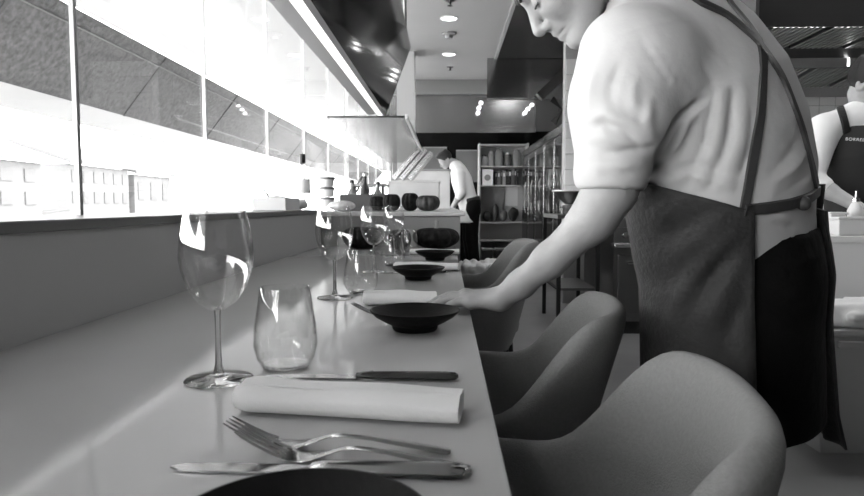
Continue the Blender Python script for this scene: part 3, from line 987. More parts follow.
a, b = P(388, 181, y=5.0), P(439, 181, y=5.0)
wb = empty('white_box', ((a.x + b.x) / 2, 5.2, .93), label='low wide pale case on the pass behind the squashes', cat='box')
box('case', (a.x, 5.0, .9305), (b.x, 5.35, a.z - .012), M_whitebox, wb, bev=.004)
box('lid', (a.x - .006, 4.994, a.z - .0118), (b.x + .006, 5.356, a.z + .004), M_whitebox, wb, bev=.004)
a, b = P(413, 169, y=6.4), P(450, 169, y=6.4)
wb = empty('white_box', ((a.x + b.x) / 2, 6.6, .93), label='taller pale case farther back on the pass, beside the cook', cat='box')
box('case', (a.x, 6.4, .9305), (b.x, 6.8, a.z - .02), M_whitebox, wb, bev=.004)
box('lid', (a.x - .01, 6.39, a.z - .0198), (b.x + .01, 6.81, a.z), M_mid, wb, bev=.004)
for i, (q0, q1) in enumerate((((393, 177), (419, 148)), ((401, 177), (426, 149)), ((409, 177), (431, 152)))):
    u, w = P(*q0, y=5.05 + .03 * i), P(*q1, y=5.05 + .03 * i)
    u.z = P(391, 181, y=5.0).z + .021
    d = (w - u).normalized(); n = Vector((-d.z, 0, d.x)) * .017
    t = MB().prism([u - n, w - n, w + n, u + n], (0, 0, 0), (0, .28, 0)).build('baking_tray', M_steel)
    tag(t, ['leftmost of three steel trays leaning on the pale case', 'middle one of three steel trays leaning on the pale case', 'rightmost of three steel trays leaning on the pale case'][i], 'tray', 'leaning steel trays')
# ================================================================== FAR KITCHEN
# white panels on the black back wall
for i, (x0, y0, x1, y1, lab) in enumerate(((409, 148, 447, 172, 'pale wall panel at the back, left of the cook\'s head'), (456, 151, 478, 182, 'pale wall panel at the back, right of the cook\'s shoulder'))):
    a, b = P(x0, y1, y=10.85), P(x1, y0, y=10.85)
    o = empty('wall_panel', ((a.x + b.x) / 2, 10.85, a.z), label=lab, cat='wall panel', group='pale panels on the back wall')
    box('board', (a.x, 10.86, a.z), (b.x, 10.9, b.z), mat('grey_board', 0.12, 0.6), o)
    box('rim', (a.x, 10.85, b.z), (b.x, 10.9, b.z + .02), M_mid, o)

# shelf unit with binders and boxes
SY = 10.35
sx0, sx1 = P(479, 150, y=SY).x, P(529, 150, y=SY).x
szt = P(500, 143, y=SY).z
su = empty('shelf_unit', ((sx0 + sx1) / 2, SY + .2, 0), label='tall pale shelf unit with binders and boxes against the back wall', cat='shelf unit')
box('side_panel', (sx0, SY, 0), (sx0 + .025, SY + .4, szt), M_wood, su)
box('side_panel', (sx1 - .025, SY, 0), (sx1, SY + .4, szt), M_wood, su)
box('back_panel', (sx0 + .025, SY + .38, 0), (sx1 - .025, SY + .4, szt), M_wood, su)
lev = {}
for k, py in (('top', 144), ('a', 166), ('b', 185), ('c', 222), ('d', 240)):
    z = P(500, py, y=SY).z; lev[k] = z
    box('shelf', (sx0 + .025, SY + .003, z - .02), (sx1 - .025, SY + .38, z), M_wood, su)
x = P(495, 180, y=SY).x
for i in range(9):
    w = random.uniform(.035, .055); h = random.uniform(.22, .27)
    if x + w > sx1 - .03: break
    o = empty('binder', (x + w / 2, SY + .15, lev['b']), label=('%s binder from the left in the row on the back shelf' % ('first second third fourth fifth sixth seventh eighth ninth'.split()[i])), cat='binder', group='binders on the back shelf')
    mm = M_book[(i * 3) % 5] if i % 4 else M_book[0]
    box('cover', (x, SY + .04, lev['b'] + .0005), (x + w - .004, SY + .3, lev['b'] + h), mm, o)
    box('spine_label', (x + .008, SY + .036, lev['b'] + h * .6), (x + w - .012, SY + .04, lev['b'] + h * .85), M_paper if i % 2 else M_mid, o)
    x += w
b0 = P(481, 185, y=SY); b1_ = P(493, 169, y=SY)
o = empty('carton', ((b0.x + b1_.x) / 2, SY + .2, lev['b']), label='white carton with a round dark mark beside the binders', cat='box')
box('body', (b0.x + .02, SY + .03, lev['b'] + .0005), (b1_.x, SY + .3, b1_.z), M_paper, o)
MB().lathe([(0, 0), (.05, 0), (.05, .004), (0, .004)], 20).build('print_mark', M_mid, o)
o.children[-1].rotation_euler = (R(90), 0, 0); o.children[-1].location = (0.01, SY + .03 - (SY + .2), .12)
for i, (px, w, h, m, lab) in enumerate(((484, .12, .2, M_paper, 'white jar on the top back shelf, leftmost'), (491, .10, .26, M_whitebox, 'pale pot on the top back shelf, second from the left'),
                                  (499, .14, .30, M_mid, 'grey canister on the top back shelf'), (508, .12, .24, M_book[3], 'dark canister on the top back shelf, middle right'),
                                  (517, .15, .28, M_mid, 'grey tin on the top back shelf, rightmost'))):
    c = P(px, 160, y=SY + .2); z = lev['a'] + .0005
    o = empty('canister', (c.x, SY + .2, z), label=lab, cat='canister', group='canisters on the top back shelf')
    MB().lathe([(0, 0), (w / 2 * .92, 0), (w / 2, .02), (w / 2, h * .75), (w / 2 * .8, h * .82), (0, h * .82)], 20).build('body', m, o, smooth=True)
    MB().lathe([(0, h * .82), (w / 2 * .6, h * .82), (w / 2 * .6, h * .95), (0, h)], 20).build('lid', M_white if i % 2 else M_mid, o, smooth=True)
a, b = P(481, 219, y=SY + .33), P(504, 188, y=SY + .33)
tag(box('cork_board', (a.x, SY + .33, a.z), (b.x, SY + .36, b.z), mat('cork', .3, .8)), 'grey pin board leaning inside the shelf unit', 'board')
a, b = P(505, 206, y=SY + .33), P(518, 187, y=SY + .33)
pn = tag(box('notice_sheet', (a.x, SY + .372, a.z), (b.x, SY + .379, b.z), M_paper), 'white sheet of paper pinned inside the shelf unit', 'paper')
for i, (px, w, h) in enumerate(((487, .16, .18), (495, .12, .30), (503, .14, .2), (513, .18, .24))):
    c = P(px, 219, y=SY + .16)
    lump('packed_bag', ['small dark bag on the low back shelf, leftmost', 'tall dark bag on the low back shelf', 'dark bag on the low back shelf, third from the left', 'grey bag on the low back shelf, rightmost'][i],
         'bag', (c.x, SY + .15, lev['c'] + .0005), (w / 2, .08, h / 2), M_book[(i + 1) % 4], seed=20 + i, res=.02, group='bags on the low back shelf')
for i, px in enumerate((486, 499, 512)):
    c = P(px, 262, y=SY + .1)
    o = empty('crate', (c.x, SY - .1, 0), label=['dark crate on the floor under the shelf unit, left', 'dark crate on the floor under the shelf unit, middle', 'dark crate on the floor under the shelf unit, right'][i], cat='crate', group='crates under the back shelf')
    MB().box((-.085, -.12, .03), (.085, .1, .25), .008).build('body', M_book[1], o)
    MB().box((-.09, -.125, .2505), (.09, .105, .28), .006).build('rim', M_mid, o)
    MB().box((-.07, -.1, 0), (.07, .08, .0295)).build('base', M_black, o)

# row of steel fridges along the right of the aisle
FX = 1.20
fr_y = [6.45 + .74 * i for i in range(5)]
fl = ['nearest tall steel fridge of the row right of the aisle', 'second tall steel fridge of the row', 'third tall steel fridge of the row', 'fourth tall steel fridge of the row', 'farthest tall steel fridge, beside the shelf unit']
for i, y0 in enumerate(fr_y):
    o = empty('fridge', (FX + .35, y0 + .37, 0), label=fl[i], cat='fridge', group='tall fridges along the aisle')
    box('body', (FX + .03, y0 + .005, .1), (FX + .7, y0 + .735, 1.80), M_steeld, o)
    box('plinth', (FX + .06, y0 + .01, 0), (FX + .68, y0 + .73, .0995), M_black, o)
    dr = box('door', (FX, y0 + .01, .14), (FX + .0295, y0 + .73, 1.70), M_steel, o, bev=.003)
    box('door_glass', (FX - .003, y0 + .09, .3), (FX - .0005, y0 + .65, 1.62), mat('fridge_glass', .03, .06, spec=.8), dr)
    box('header', (FX - .005, y0 + .01, 1.71), (FX + .0295, y0 + .73, 1.80), M_steel, o)
    MB().tube([(FX - .03, y0 + .05, .85), (FX - .045, y0 + .05, .9), (FX - .045, y0 + .05, 1.25), (FX - .03, y0 + .05, 1.3)], .009, 8).build('handle', M_steeld, dr, world_space=True, smooth=True)
# a coil of dark hose/plant on top of the near fridge
dk = empty('wall_fan', (1.3, 6.75, 1.8), label='dark angular fan unit on top of the nearest fridge', cat='fan')
box('stand', (1.22, 6.7, 1.801), (1.36, 6.84, 1.83), M_black, dk)
box('motor', (1.24, 6.7, 1.84), (1.42, 6.85, 2.02), M_black, dk, bev=.02)
for k in range(4):
    MB().prism([(1.20, 6.74, 1.95), (1.20 - .14 * math.cos(k * 1.57 + .5), 6.74, 1.95 + .18 * math.sin(k * 1.57 + .5)), (1.20 - .14 * math.cos(k * 1.57 + .9), 6.76, 1.95 + .18 * math.sin(k * 1.57 + .9))], (0, 0, 0), (.012, .012, 0)).build('blade', M_black, dk, world_space=True)
box('neck', (1.27, 6.74, 1.8305), (1.31, 6.80, 1.845), M_black, dk)

# tiled wall behind the kitchen line
TY = 6.28
tw = struct(box('wall_tiled', (1.15, TY, 0), (4.2, TY + .14, 2.69), M_grout))
tm = MB().box((-.0735, -.006, -.0735), (.0735, .0, .0735), .003, seg=1); tile0 = tm.build('tile', M_tile)
tile_me = tile0.data; bpy.data.objects.remove(tile0)
for r in range(11):
    for c in range(20):
        o = bpy.data.objects.new('tile', tile_me); COL.objects.link(o); o.parent = tw
        o.location = (1.226 + c * .151, TY - .0005, .78 + r * .151)

# worktable with big pan left of the range
wt = empty('steel_worktable', (1.02, 5.3, 0), label='dark steel worktable left of the cooking range', cat='table')
box('top', (.86, 4.95, .86), (1.19, 5.7, .89), M_steeld, wt)
box('undershelf', (.88, 4.97, .30), (1.17, 5.68, .32), M_steeld, wt)
for xx in (.875, 1.175):
    for yy in (4.965, 5.685):
        box('leg', (xx - .015, yy - .015, 0), (xx + .015, yy + .015, .8595), M_black, wt)
pn_c = P(584, 195, y=5.25)
pot = empty('low_pot', (1.09, 5.3, .8905), label='low dark pot under the wide pan on the worktable', cat='pot')
MB().lathe([(0, 0), (.125, 0), (.13, .01), (.13, .075), (.12, .078), (0, .078)], 32).build('body', M_black, pot, smooth=True)
for sx in (-1, 1): MB().tube([(sx * .128, -.03, .055), (sx * .155, -.03, .058), (sx * .155, .03, .058), (sx * .128, .03, .055)], .006, 6).build('handle', M_steeld, pot)
pan = empty('saute_pan', (1.10, 5.3, .9695), label='wide shallow steel pan with a bright rim resting on the low pot', cat='pan')
MB().lathe([(0, .001), (.12, .001), (.17, .05), (.215, .10), (.225, .105), (.225, .112), (.21, .108), (.16, .055), (.11, .012), (0, .012)], 48).build('body', M_steeld, pan, smooth=True)
MB().lathe([(.216, .106), (.226, .104), (.230, .110), (.226, .116), (.216, .114)], 48, close=True).build('rim', mat('bright_rim', .8, .35, metal=.6), pan, smooth=True)
MB().tube([(.0, -.22, .105), (.0, -.30, .125), (.0, -.42, .135)], .011, 8, flat=.6).build('handle', M_steeld, pan, smooth=True)
pan.rotation_euler = (0, 0, R(205))

# cooking range
rg = empty('cooking_range', (1.65, 5.1, 0), label='steel cooking range with knobs and oven doors behind the waiter', cat='stove')
RX0, RX1, RY0, RY1 = 1.24, 2.9, 4.75, 5.75
box('body', (RX0, RY0, .10), (RX1, RY1, .80), M_steeld, rg)
box('plinth', (RX0 + .03, RY0 + .04, 0), (RX1 - .03, RY1 - .03, .0995), M_black, rg)
box('hob_top', (RX0 - .01, RY0 + .02, .8005), (RX1 + .01, RY1, .87), M_steeld, rg, bev=.004)
box('front_rail', (RX0 - .02, RY0 - .10, .655), (RX1 + .01, RY0 - .0005, .69), M_steel, rg, bev=.006)
for i in range(3):
    x0 = RX0 + .03 + i * .54
    d = box('oven_door', (x0, RY0 - .02, .16), (x0 + .5, RY0 - .0005, .60), M_steeld, rg, bev=.004)
    MB().tube([(x0 + .06, RY0 - .05, .54), (x0 + .44, RY0 - .05, .54)], .011, 8).build('handle', M_polish, d, smooth=True, world_space=True)
for i in range(7):
    c = (RX0 + .08 + i * .2, RY0 - .0205, .745)
    k = MB().lathe([(0, 0), (.024, 0), (.02, .03), (0, .032)], 16).build('knob', M_black if i % 3 else M_polish, rg, smooth=True)
    k.parent = rg; k.location = Vector(c) - Vector(rg.location) + Vector((0, .02, 0)); k.rotation_euler = (R(90), 0, 0)
for i, (xx, yy, lab) in enumerate(((1.55, 5.0, 'flat steel pan on the range, partly hidden by the waiter'), (1.9, 5.35, 'second flat pan farther back on the range'))):
    o = empty('frying_pan', (xx, yy, .8705), label=lab, cat='pan', group='pans on the range')
    MB().lathe([(0, .001), (.11, .001), (.14, .035), (.145, .037), (.135, .036), (.105, .006), (0, .006)], 32).build('body', M_polish, o, smooth=True)
    MB().tube([(-.13, 0, .033), (-.32, -.02, .055)], .01, 8, flat=.5).build('handle', M_steel, o, smooth=True)

# extractor hood with rows of baffle filters
hd = empty('extractor_hood', (2.9, 5.1, 2.0), label='dark extractor hood with two rows of slatted grease filters', cat='hood')
HX0, HX1 = 1.75, 4.15


def strip(y0, z0, y1, z1, name, m, th=.03, x0=HX0, x1=HX1):
    return MB().prism([(x0, y0, z0), (x1, y0, z0), (x1, y1, z1), (x0, y1, z1)], (0, 0, 0), (0, 0, th)).build(name, m, hd, world_space=True)


def yz(py, y):
    return y, P(820, py, y=y).z


rows = [(yz(27, 4.4), yz(48, 4.95)), (yz(68, 5.3), yz(87, 5.8))]
strip(3.7, 2.62, *rows[0][0], 'front_panel', M_darksoffit)
strip(*rows[0][1], *yz(58, 5.05), 'channel', M_steeld)
strip(*yz(58, 5.05), *rows[1][0], 'channel', M_darksoffit)
strip(*rows[1][1], *yz(97, 6.2), 'lip', M_steeld)
box('top_box', (HX0, 3.7, 2.60), (HX1, 6.25, 2.68), M_darksoffit, hd)
box('end_cheek', (HX0 - .02, 3.7, 2.0), (HX0, 6.25, 2.68), M_steeld, hd)
M_slat = mat('slat_steel', 0.45, 0.35, metal=1)
for ri, (u, w) in enumerate(rows):
    U, Wv = Vector((0, u[0], u[1])), Vector((0, w[0], w[1])); ax = (Wv - U); nrm = Vector((1, 0, 0)).cross(ax).normalized()
    if nrm.z > 0: nrm = -nrm
    npan = 6; pw = (HX1 - HX0) / npan
    for i in range(npan):
        x0 = HX0 + i * pw
        MB().prism([Vector((x0 + .006, 0, 0)) + U, Vector((x0 + pw - .006, 0, 0)) + U, Vector((x0 + pw - .006, 0, 0)) + Wv, Vector((x0 + .006, 0, 0)) + Wv], nrm * -.05, nrm * -.035).build('filter_back', M_black, hd, world_space=True)
        ns = 9
        for s_ in range(ns):
            xs = x0 + .02 + (pw - .04) * (s_ + .5) / ns; hw = (pw - .04) / ns * .27
            MB().prism([Vector((xs - hw, 0, 0)) + U, Vector((xs + hw, 0, 0)) + U, Vector((xs + hw, 0, 0)) + Wv, Vector((xs - hw, 0, 0)) + Wv], nrm * -.03, nrm * .004).build('slat', M_slat, hd, world_space=True)
for xx in (2.2, 3.0, 3.8):  # unseen lamps added above the view to brighten the filter slats
    o = MB().box((xx - .12, 3.82, 2.50), (xx + .12, 3.90, 2.53), .004).build('hood_fill_light', M_lamp, hd, world_space=True)
    ld = bpy.data.lights.new('hood_fill_beam', 'AREA'); ld.size = .2; ld.energy = 5
    lo2 = bpy.data.objects.new('hood_fill_beam', ld); COL.objects.link(lo2); lo2.location = (xx, 3.86, 2.49); lo2.rotation_euler = (R(35), 0, 0)
q = P(847, 60, y=5.08)
MB().tube([(q.x, 5.06, q.z + .06), (q.x, 5.06, q.z - .05)], .008, 8).build('lamp_tube', M_lamp, hd, world_space=True)
# steel hood face and diagonal duct at the far end of the soffit
fh = empty('far_hood', (1.1, 7.75, 2.2), label='polished steel hood face hanging at the far end of the dark soffit', cat='hood')
a, b = P(487, 98, y=7.72), P(578, 61, y=7.72)
box('face', (a.x, 7.72, a.z), (b.x, 7.74, CEIL + .05), mat('wavy_steel', .45, .12, metal=1, bump=.25, bscale=3), fh)
box('side', (b.x - .02, 7.745, a.z), (b.x, 8.9, CEIL), M_steel, fh)
box('lower_lip', (a.x, 7.70, a.z - .02), (b.x, 7.76, a.z - .0005), M_steel, fh)
u, w = P(540, 96, y=7.5), P(576, 62, y=7.5)
d = (w - u).normalized(); n = Vector((-d.z, 0, d.x)) * .05
MB().prism([u - n, w - n + d * .2, w + n + d * .2, u + n], (0, 0, 0), (0, .18, 0)).build('duct_brace', M_darksoffit, fh, world_space=True)
for i, (px, py) in enumerate(((481, 103), (479, 108), (478, 113), (532, 105), (528, 109), (525, 113))):
    q = P(px, py, y=8.99)
    o = empty('strip_spot', q, label=('%s small spotlight of the %s trio under the far hood' % (('top', 'middle', 'bottom')[i % 3], ('left', 'right')[i // 3])), cat='spotlight', group='small spotlights under the far hood')
    MB().lathe([(0, -.012), (.02, -.012), (.026, .0), (.02, .02), (0, .02)], 12).build('lens', M_lamp, o, smooth=True)
    MB().tube([(0, .0, .02), (0, .06, .03)], .008, 6).build('bracket', M_steeld, o)

# unseen fill lamps added overhead to brighten the kitchen and service counter
for i, (x, y) in enumerate(((1.5, 3.2), (2.9, 3.2), (1.0, 8.3))):
    z = CEIL - .012 if x > .6 and y > 1.2 else CEIL + .0995 if x > .6 else CEIL - .0005
    l = empty('fill_panel', (x, y, z), label=('unseen added fill light panel ' + ('left of two above the kitchen line', 'right of two above the kitchen line', 'beside the far steel hood')[i]), cat='ceiling light', group='unseen fill light panels above the kitchen')
    MB().box((-.2, -.2, -.012), (.2, .2, -.0005)).build('frame', M_white, l)
    MB().box((-.18, -.18, -.016), (.18, .18, -.0125)).build('diffuser', M_lamp, l)
    ld = bpy.data.lights.new('fill_panel_lamp', 'AREA'); ld.size = .36; ld.energy = (9, 22, 10)[i]
    lo2 = bpy.data.objects.new('fill_panel_lamp', ld); COL.objects.link(lo2); lo2.location = (0, 0, -.02); lo2.parent = l

# ================================================================== RIGHT SERVICE COUNTER, BIN
wc = empty('service_counter', (2.2, 3.1, 0), label='white fronted service counter between the two men at the right', cat='counter')
a = P(824, 236, y=2.82)
box('front', (a.x, 2.82, 0), (3.6, 2.85, a.z - .03), M_white, wc)
box('worktop', (a.x - .01, 2.80, a.z - .0298), (3.62, 3.12, a.z), M_white, wc, bev=.003)
box('side', (a.x, 2.8505, 0), (a.x + .03, 3.1, a.z - .03), M_white, wc)
CZ = a.z
for i, (x0, y0, x1, y1, Y, lab) in enumerate(((830, 212, 848, 233, 2.95, 'narrow clear tub at the left end of the service counter'), (838, 217, 872, 235, 2.86, 'wide clear tub in front on the service counter'))):
    u, w = P(x0, y0, y=Y), P(x1, y0, y=Y)
    o = empty('food_tub', ((u.x + w.x) / 2, Y + .05, CZ), label=lab, cat='tub', group='clear food tubs on the service counter')
    box('body', (u.x + .006, Y, CZ + .0005), (w.x - .006, Y + .07, u.z - .012), M_plastic, o, bev=.004)
    box('lid', (u.x, Y - .006, u.z - .0118), (w.x, Y + .076, u.z), M_plastic, o, bev=.003)
q = P(860, 235, y=2.99)
o = empty('pump_bottle', (q.x, 3.03, CZ + .0005), label='white squeeze bottle with a grey cap on the service counter', cat='bottle')
MB().lathe([(0, 0), (.032, 0), (.034, .005), (.034, .11), (.02, .14), (.012, .15), (0, .15)], 24).build('body', M_plastic, o, smooth=True)
MB().lathe([(0, .15), (.016, .15), (.016, .165), (.006, .168), (.004, .2), (0, .2)], 16).build('cap', M_steel, o, smooth=True)

bn_a = P(817, 456, z=0)
bn = empty('waste_bin', (bn_a.x + .25, bn_a.y + .2, 0), label='grey plastic bin heaped with white towels at the right edge', cat='bin')
x0, y0 = bn_a.x, bn_a.y


def taper_box(lo, hi, inset, name, m, parent):
    v = [(lo[0] + inset, lo[1] + inset, lo[2]), (hi[0] - inset, lo[1] + inset, lo[2]), (hi[0] - inset, hi[1] - inset, lo[2]), (lo[0] + inset, hi[1] - inset, lo[2]),
         (lo[0], lo[1], hi[2]), (hi[0], lo[1], hi[2]), (hi[0], hi[1], hi[2]), (lo[0], hi[1], hi[2])]
    f = [(3, 2, 1, 0), (4, 5, 6, 7), (0, 1, 5, 4), (1, 2, 6, 5), (2, 3, 7, 6), (3, 0, 4, 7)]
    return mesh_obj(name, v, f, m, parent, world_space=True)


taper_box((x0, y0, 0.0), (x0 + .46, y0 + .28, .285), .03, 'lower_body', M_bin, bn)
taper_box((x0 - .015, y0 - .015, .2855), (x0 + .475, y0 + .295, .47), .012, 'upper_body', M_bin, bn)
box('rim', (x0 - .03, y0 - .03, .4705), (x0 + .49, y0 + .305, .495), M_bin, bn, bev=.006)
box('handle', (x0 + .04, y0 - .045, .43), (x0 + .2, y0 - .0305, .455), M_bin, bn, bev=.004)
TF = Field((x0 - .06, y0 - .06, .47), (x0 + .52, y0 + .32, .68), .012)
rnd = random.Random(4)
TF.ell((x0 + .23, y0 + .13, .52), (.235, .15, .06), k=.02)
for i in range(26):
    px_, py_ = rnd.uniform(.02, .44), rnd.uniform(.02, .24); an = rnd.uniform(-.5, .5)
    L_ = rnd.uniform(.06, .14)
    TF.cap((x0 + px_ - L_ * math.cos(an), y0 + py_ - L_ * math.sin(an), .53 + rnd.uniform(-.01, .03)), (x0 + px_ + L_ * math.cos(an), y0 + py_ + L_ * math.sin(an), .54 + rnd.uniform(-.01, .05)), .022, .018, k=.02)
TF.cut((0, 0, .496), (0, 0, -1)); TF.cut((0, y0 + .30, 0), (0, 1, 0))
TF.cut((x0 - .04, 0, 0), (-1, 0, 0)); TF.cut((0, y0 - .04, 0), (0, -1, 0))
V, Fc = TF.mesh(); tag(field_obj('towel_heap', (V, Fc), M_napkin), 'heap of crumpled white towels on the grey bin', 'towels', kind='thing')

# ================================================================== PEOPLE


def unit(v):
    v = np.array(v, float); return v / np.linalg.norm(v)


def build_head(Fd, c, g, h, s, sc=1.0, k=.012):
    """head modelled in its own frame: g forward, s side, h up; c = centre at eye level"""
    g, h, s = unit(g), unit(h), unit(s); c = np.array(c, float)
    W = lambda a, b, d: c + (g * a + s * b + h * d) * sc
    A = (g, s, h); q = lambda *r: tuple(x * sc for x in r)
    Fd.ell(W(-.018, 0, .030), q(.098, .076, .086), A, k=k)
    Fd.ell(W(.030, 0, -.028), q(.058, .060, .082), A, k=.03 * sc)
    for b in (-1, 1):
        Fd.cap(W(.000, .054 * b, -.055), W(.066, .018 * b, -.098), .020 * sc, .016 * sc, k=.03 * sc)
        Fd.ell(W(.058, .036 * b, -.026), q(.024, .024, .026), A, k=.025 * sc)
        Fd.cap(W(.080, .012 * b, .020), W(.066, .046 * b, .018), .010 * sc, .008 * sc, k=.015 * sc)
    Fd.ell(W(.078, 0, -.100), q(.018, .022, .017), A, k=.02 * sc)
    for b in (-1, 1):
        Fd.ell(W(.094, .033 * b, -.002), q(.016, .018, .012), A, k=.012 * sc, op='sub')
        Fd.ell(W(.071, .032 * b, -.003), q(.0165, .0160, .0130), A, k=.004 * sc)
        Fd.cap(W(.0865, .022 * b, -.001), W(.080, .044 * b, -.003), .0022 * sc, .0018 * sc, k=.003 * sc)
    Fd.cap(W(.083, 0, .008), W(.109, 0, -.034), .0075 * sc, .0105 * sc, k=.012 * sc)
    Fd.ell(W(.106, 0, -.039), q(.0125, .0115, .0105), A, k=.006 * sc)
    for b in (-1, 1):
        Fd.ell(W(.092, .0125 * b, -.042), q(.0125, .008, .0085), A, k=.006 * sc)
        Fd.ell(W(.099, .0065 * b, -.0515), q(.006, .004, .004), A, k=.003 * sc, op='sub')
    Fd.cap(W(.083, -.008, -.062), W(.083, .008, -.062), .013 * sc, k=.015 * sc)
    for b in (-1, 1):
        Fd.cap(W(.0935, 0, -.0645), W(.080, .023 * b, -.069), .0062 * sc, .003 * sc, k=.006 * sc)
        Fd.cap(W(.0905, 0, -.0765), W(.079, .020 * b, -.0725), .0075 * sc, .003 * sc, k=.006 * sc)
        Fd.cap(W(.103, 0, -.0703), W(.082, .025 * b, -.0708), .0030 * sc, .0022 * sc, k=.003 * sc, op='sub')
        Fd.ell(W(-.012, .075 * b, -.008), q(.026, .009, .032), A, k=.008 * sc)
        Fd.ell(W(-.006, .083 * b, -.004), q(.014, .006, .018), A, k=.005 * sc, op='sub')
    return W


def build_hair(Fd, c, g, h, s, sc=1.0):
    g, h, s = unit(g), unit(h), unit(s); c = np.array(c, float)
    W = lambda a, b, d: c + (g * a + s * b + h * d) * sc
    A = (g, s, h); q = lambda *r: tuple(x * sc for x in r)
    Fd.ell(W(-.022, 0, .036), q(.106, .083, .092), A, k=.01)
    Fd.ell(W(.02, 0, .10), q(.07, .065, .030), A, k=.03)
    for i in range(14):
        a = i * .45
        Fd.cap(W(-.05 + .04 * math.cos(a), .06 * math.sin(a), .11), W(-.03 + .085 * math.cos(a), .07 * math.sin(a), .06), .014 * sc, .010 * sc, k=.012)
    Fd.cut(W(.062, 0, .055), g * .9 - h * .45)
    Fd.cut(W(-.03, 0, -.035), -h * .9 + g * .55)
    return Fd.mesh()


def combine(parts):
    Vs, Fs, n = [], [], 0
    for V, Fc in parts:
        Vs.append(V); Fs.append(Fc + n); n += len(V)
    return np.concatenate(Vs), np.concatenate(Fs)


def hand_field(Fd, wrist, k0, tips, thumb, r=.0095):
    """palm with four bent fingers and a thumb; k0 = list of 4 knuckle points"""
    wrist = np.array(wrist)
    for kk in k0: Fd.cap(wrist, kk, .017, .0125, k=.012)
    for a, b in zip(k0[:-1], k0[1:]): Fd.cap(a, b, .0115, .0115, k=.01)
    for i, (kk, tp) in enumerate(zip(k0, tips)):
        kk, tp = np.array(kk), np.array(tp); m1 = kk + (tp - kk) * .45 + np.array((0, 0, .008)); m2 = kk + (tp - kk) * .75 + np.array((0, 0, .005))
        rr = r * (.88 if i == 3 else 1)
        Fd.cap(kk, m1, rr * 1.05, rr * .95, k=.004); Fd.cap(m1, m2, rr * .95, rr * .86, k=.003); Fd.cap(m2, tp, rr * .86, rr * .72, k=.003)
    Fd.chain([np.array(q) for q in thumb], [.0135, .0115, .0105, .008], k=.006)


# ---------------------------------------------------------------- the leaning waiter
Fv, Lv = np.array((-.73, .68, 0)), np.array((-.68, -.73, 0))
TA, TB = np.array(P(731, 262, y=1.29)), np.array(P(652, 2, y=1.25))
SH = np.array(P(640, 66, y=1.105)); EL = np.array(P(613, 186, y=1.08))
NB = np.array(P(632, 8, y=1.24))
RS = TB + np.array((.68, .73, 0)) * .17 + np.array((-.03, .02, -.06))
waiter = empty('person', (.60, 1.32, 0), label='man in a white shirt and dark cross-strap apron leaning over to set the counter', cat='person')

S = Field((.13, .82, .78), (.98, 1.68, 1.52), .0055)
S.loft(TA, TB, Lv, Fv, [(-.02, .185, .140, 0, 0), (.10, .192, .145, 0, -.006), (.27, .200, .150, 0, -.026), (.47, .206, .148, 0, -.036), (.66, .205, .142, 0, -.032), (.83, .19, .122, .0, -.020), (.95, .16, .10, .0, -.010), (1.05, .12, .08, 0, 0)], k=.03, power=2.2)
S_t = S.D[::2, ::2, ::2].copy()
S.cap(TB + (0, 0, -.02), SH + (.02, .02, 0), .085, .083, k=.05)
S.cap(TB + (0, 0, -.02), RS, .085, .080, k=.05)
S.cap(TB, NB, .082, .066, k=.05)
S.cap(TB + (0, 0, -.10), SH + (.03, .03, -.05), .08, .07, k=.05)
m1, m2 = np.array(P(622, 122, y=1.085)), np.array(P(613, 158, y=1.08))
S.chain([SH, m1, m2], [.089, .078, .061], k=.03)
S.cap(P(622, 52, y=1.10), P(612, 92, y=1.095), .066, .064, k=.04)
S.cap(P(613, 164, y=1.08), P(611, 172, y=1.08), .0635, .0620, k=.002)
S.cap(P(612, 160, y=1.08), P(612, 162, y=1.08), .0615, .0615, k=.003)
S.ell(P(609, 204, y=1.08), (.074, .074, .031), k=.003, op='sub')
# far arm sleeve, bent in front of the body
RE = RS + np.array((.03, .06, -.25)); RW = RE + np.array((.09, .03, -.20))
S.chain([RS, RE], [.08, .062], k=.03)
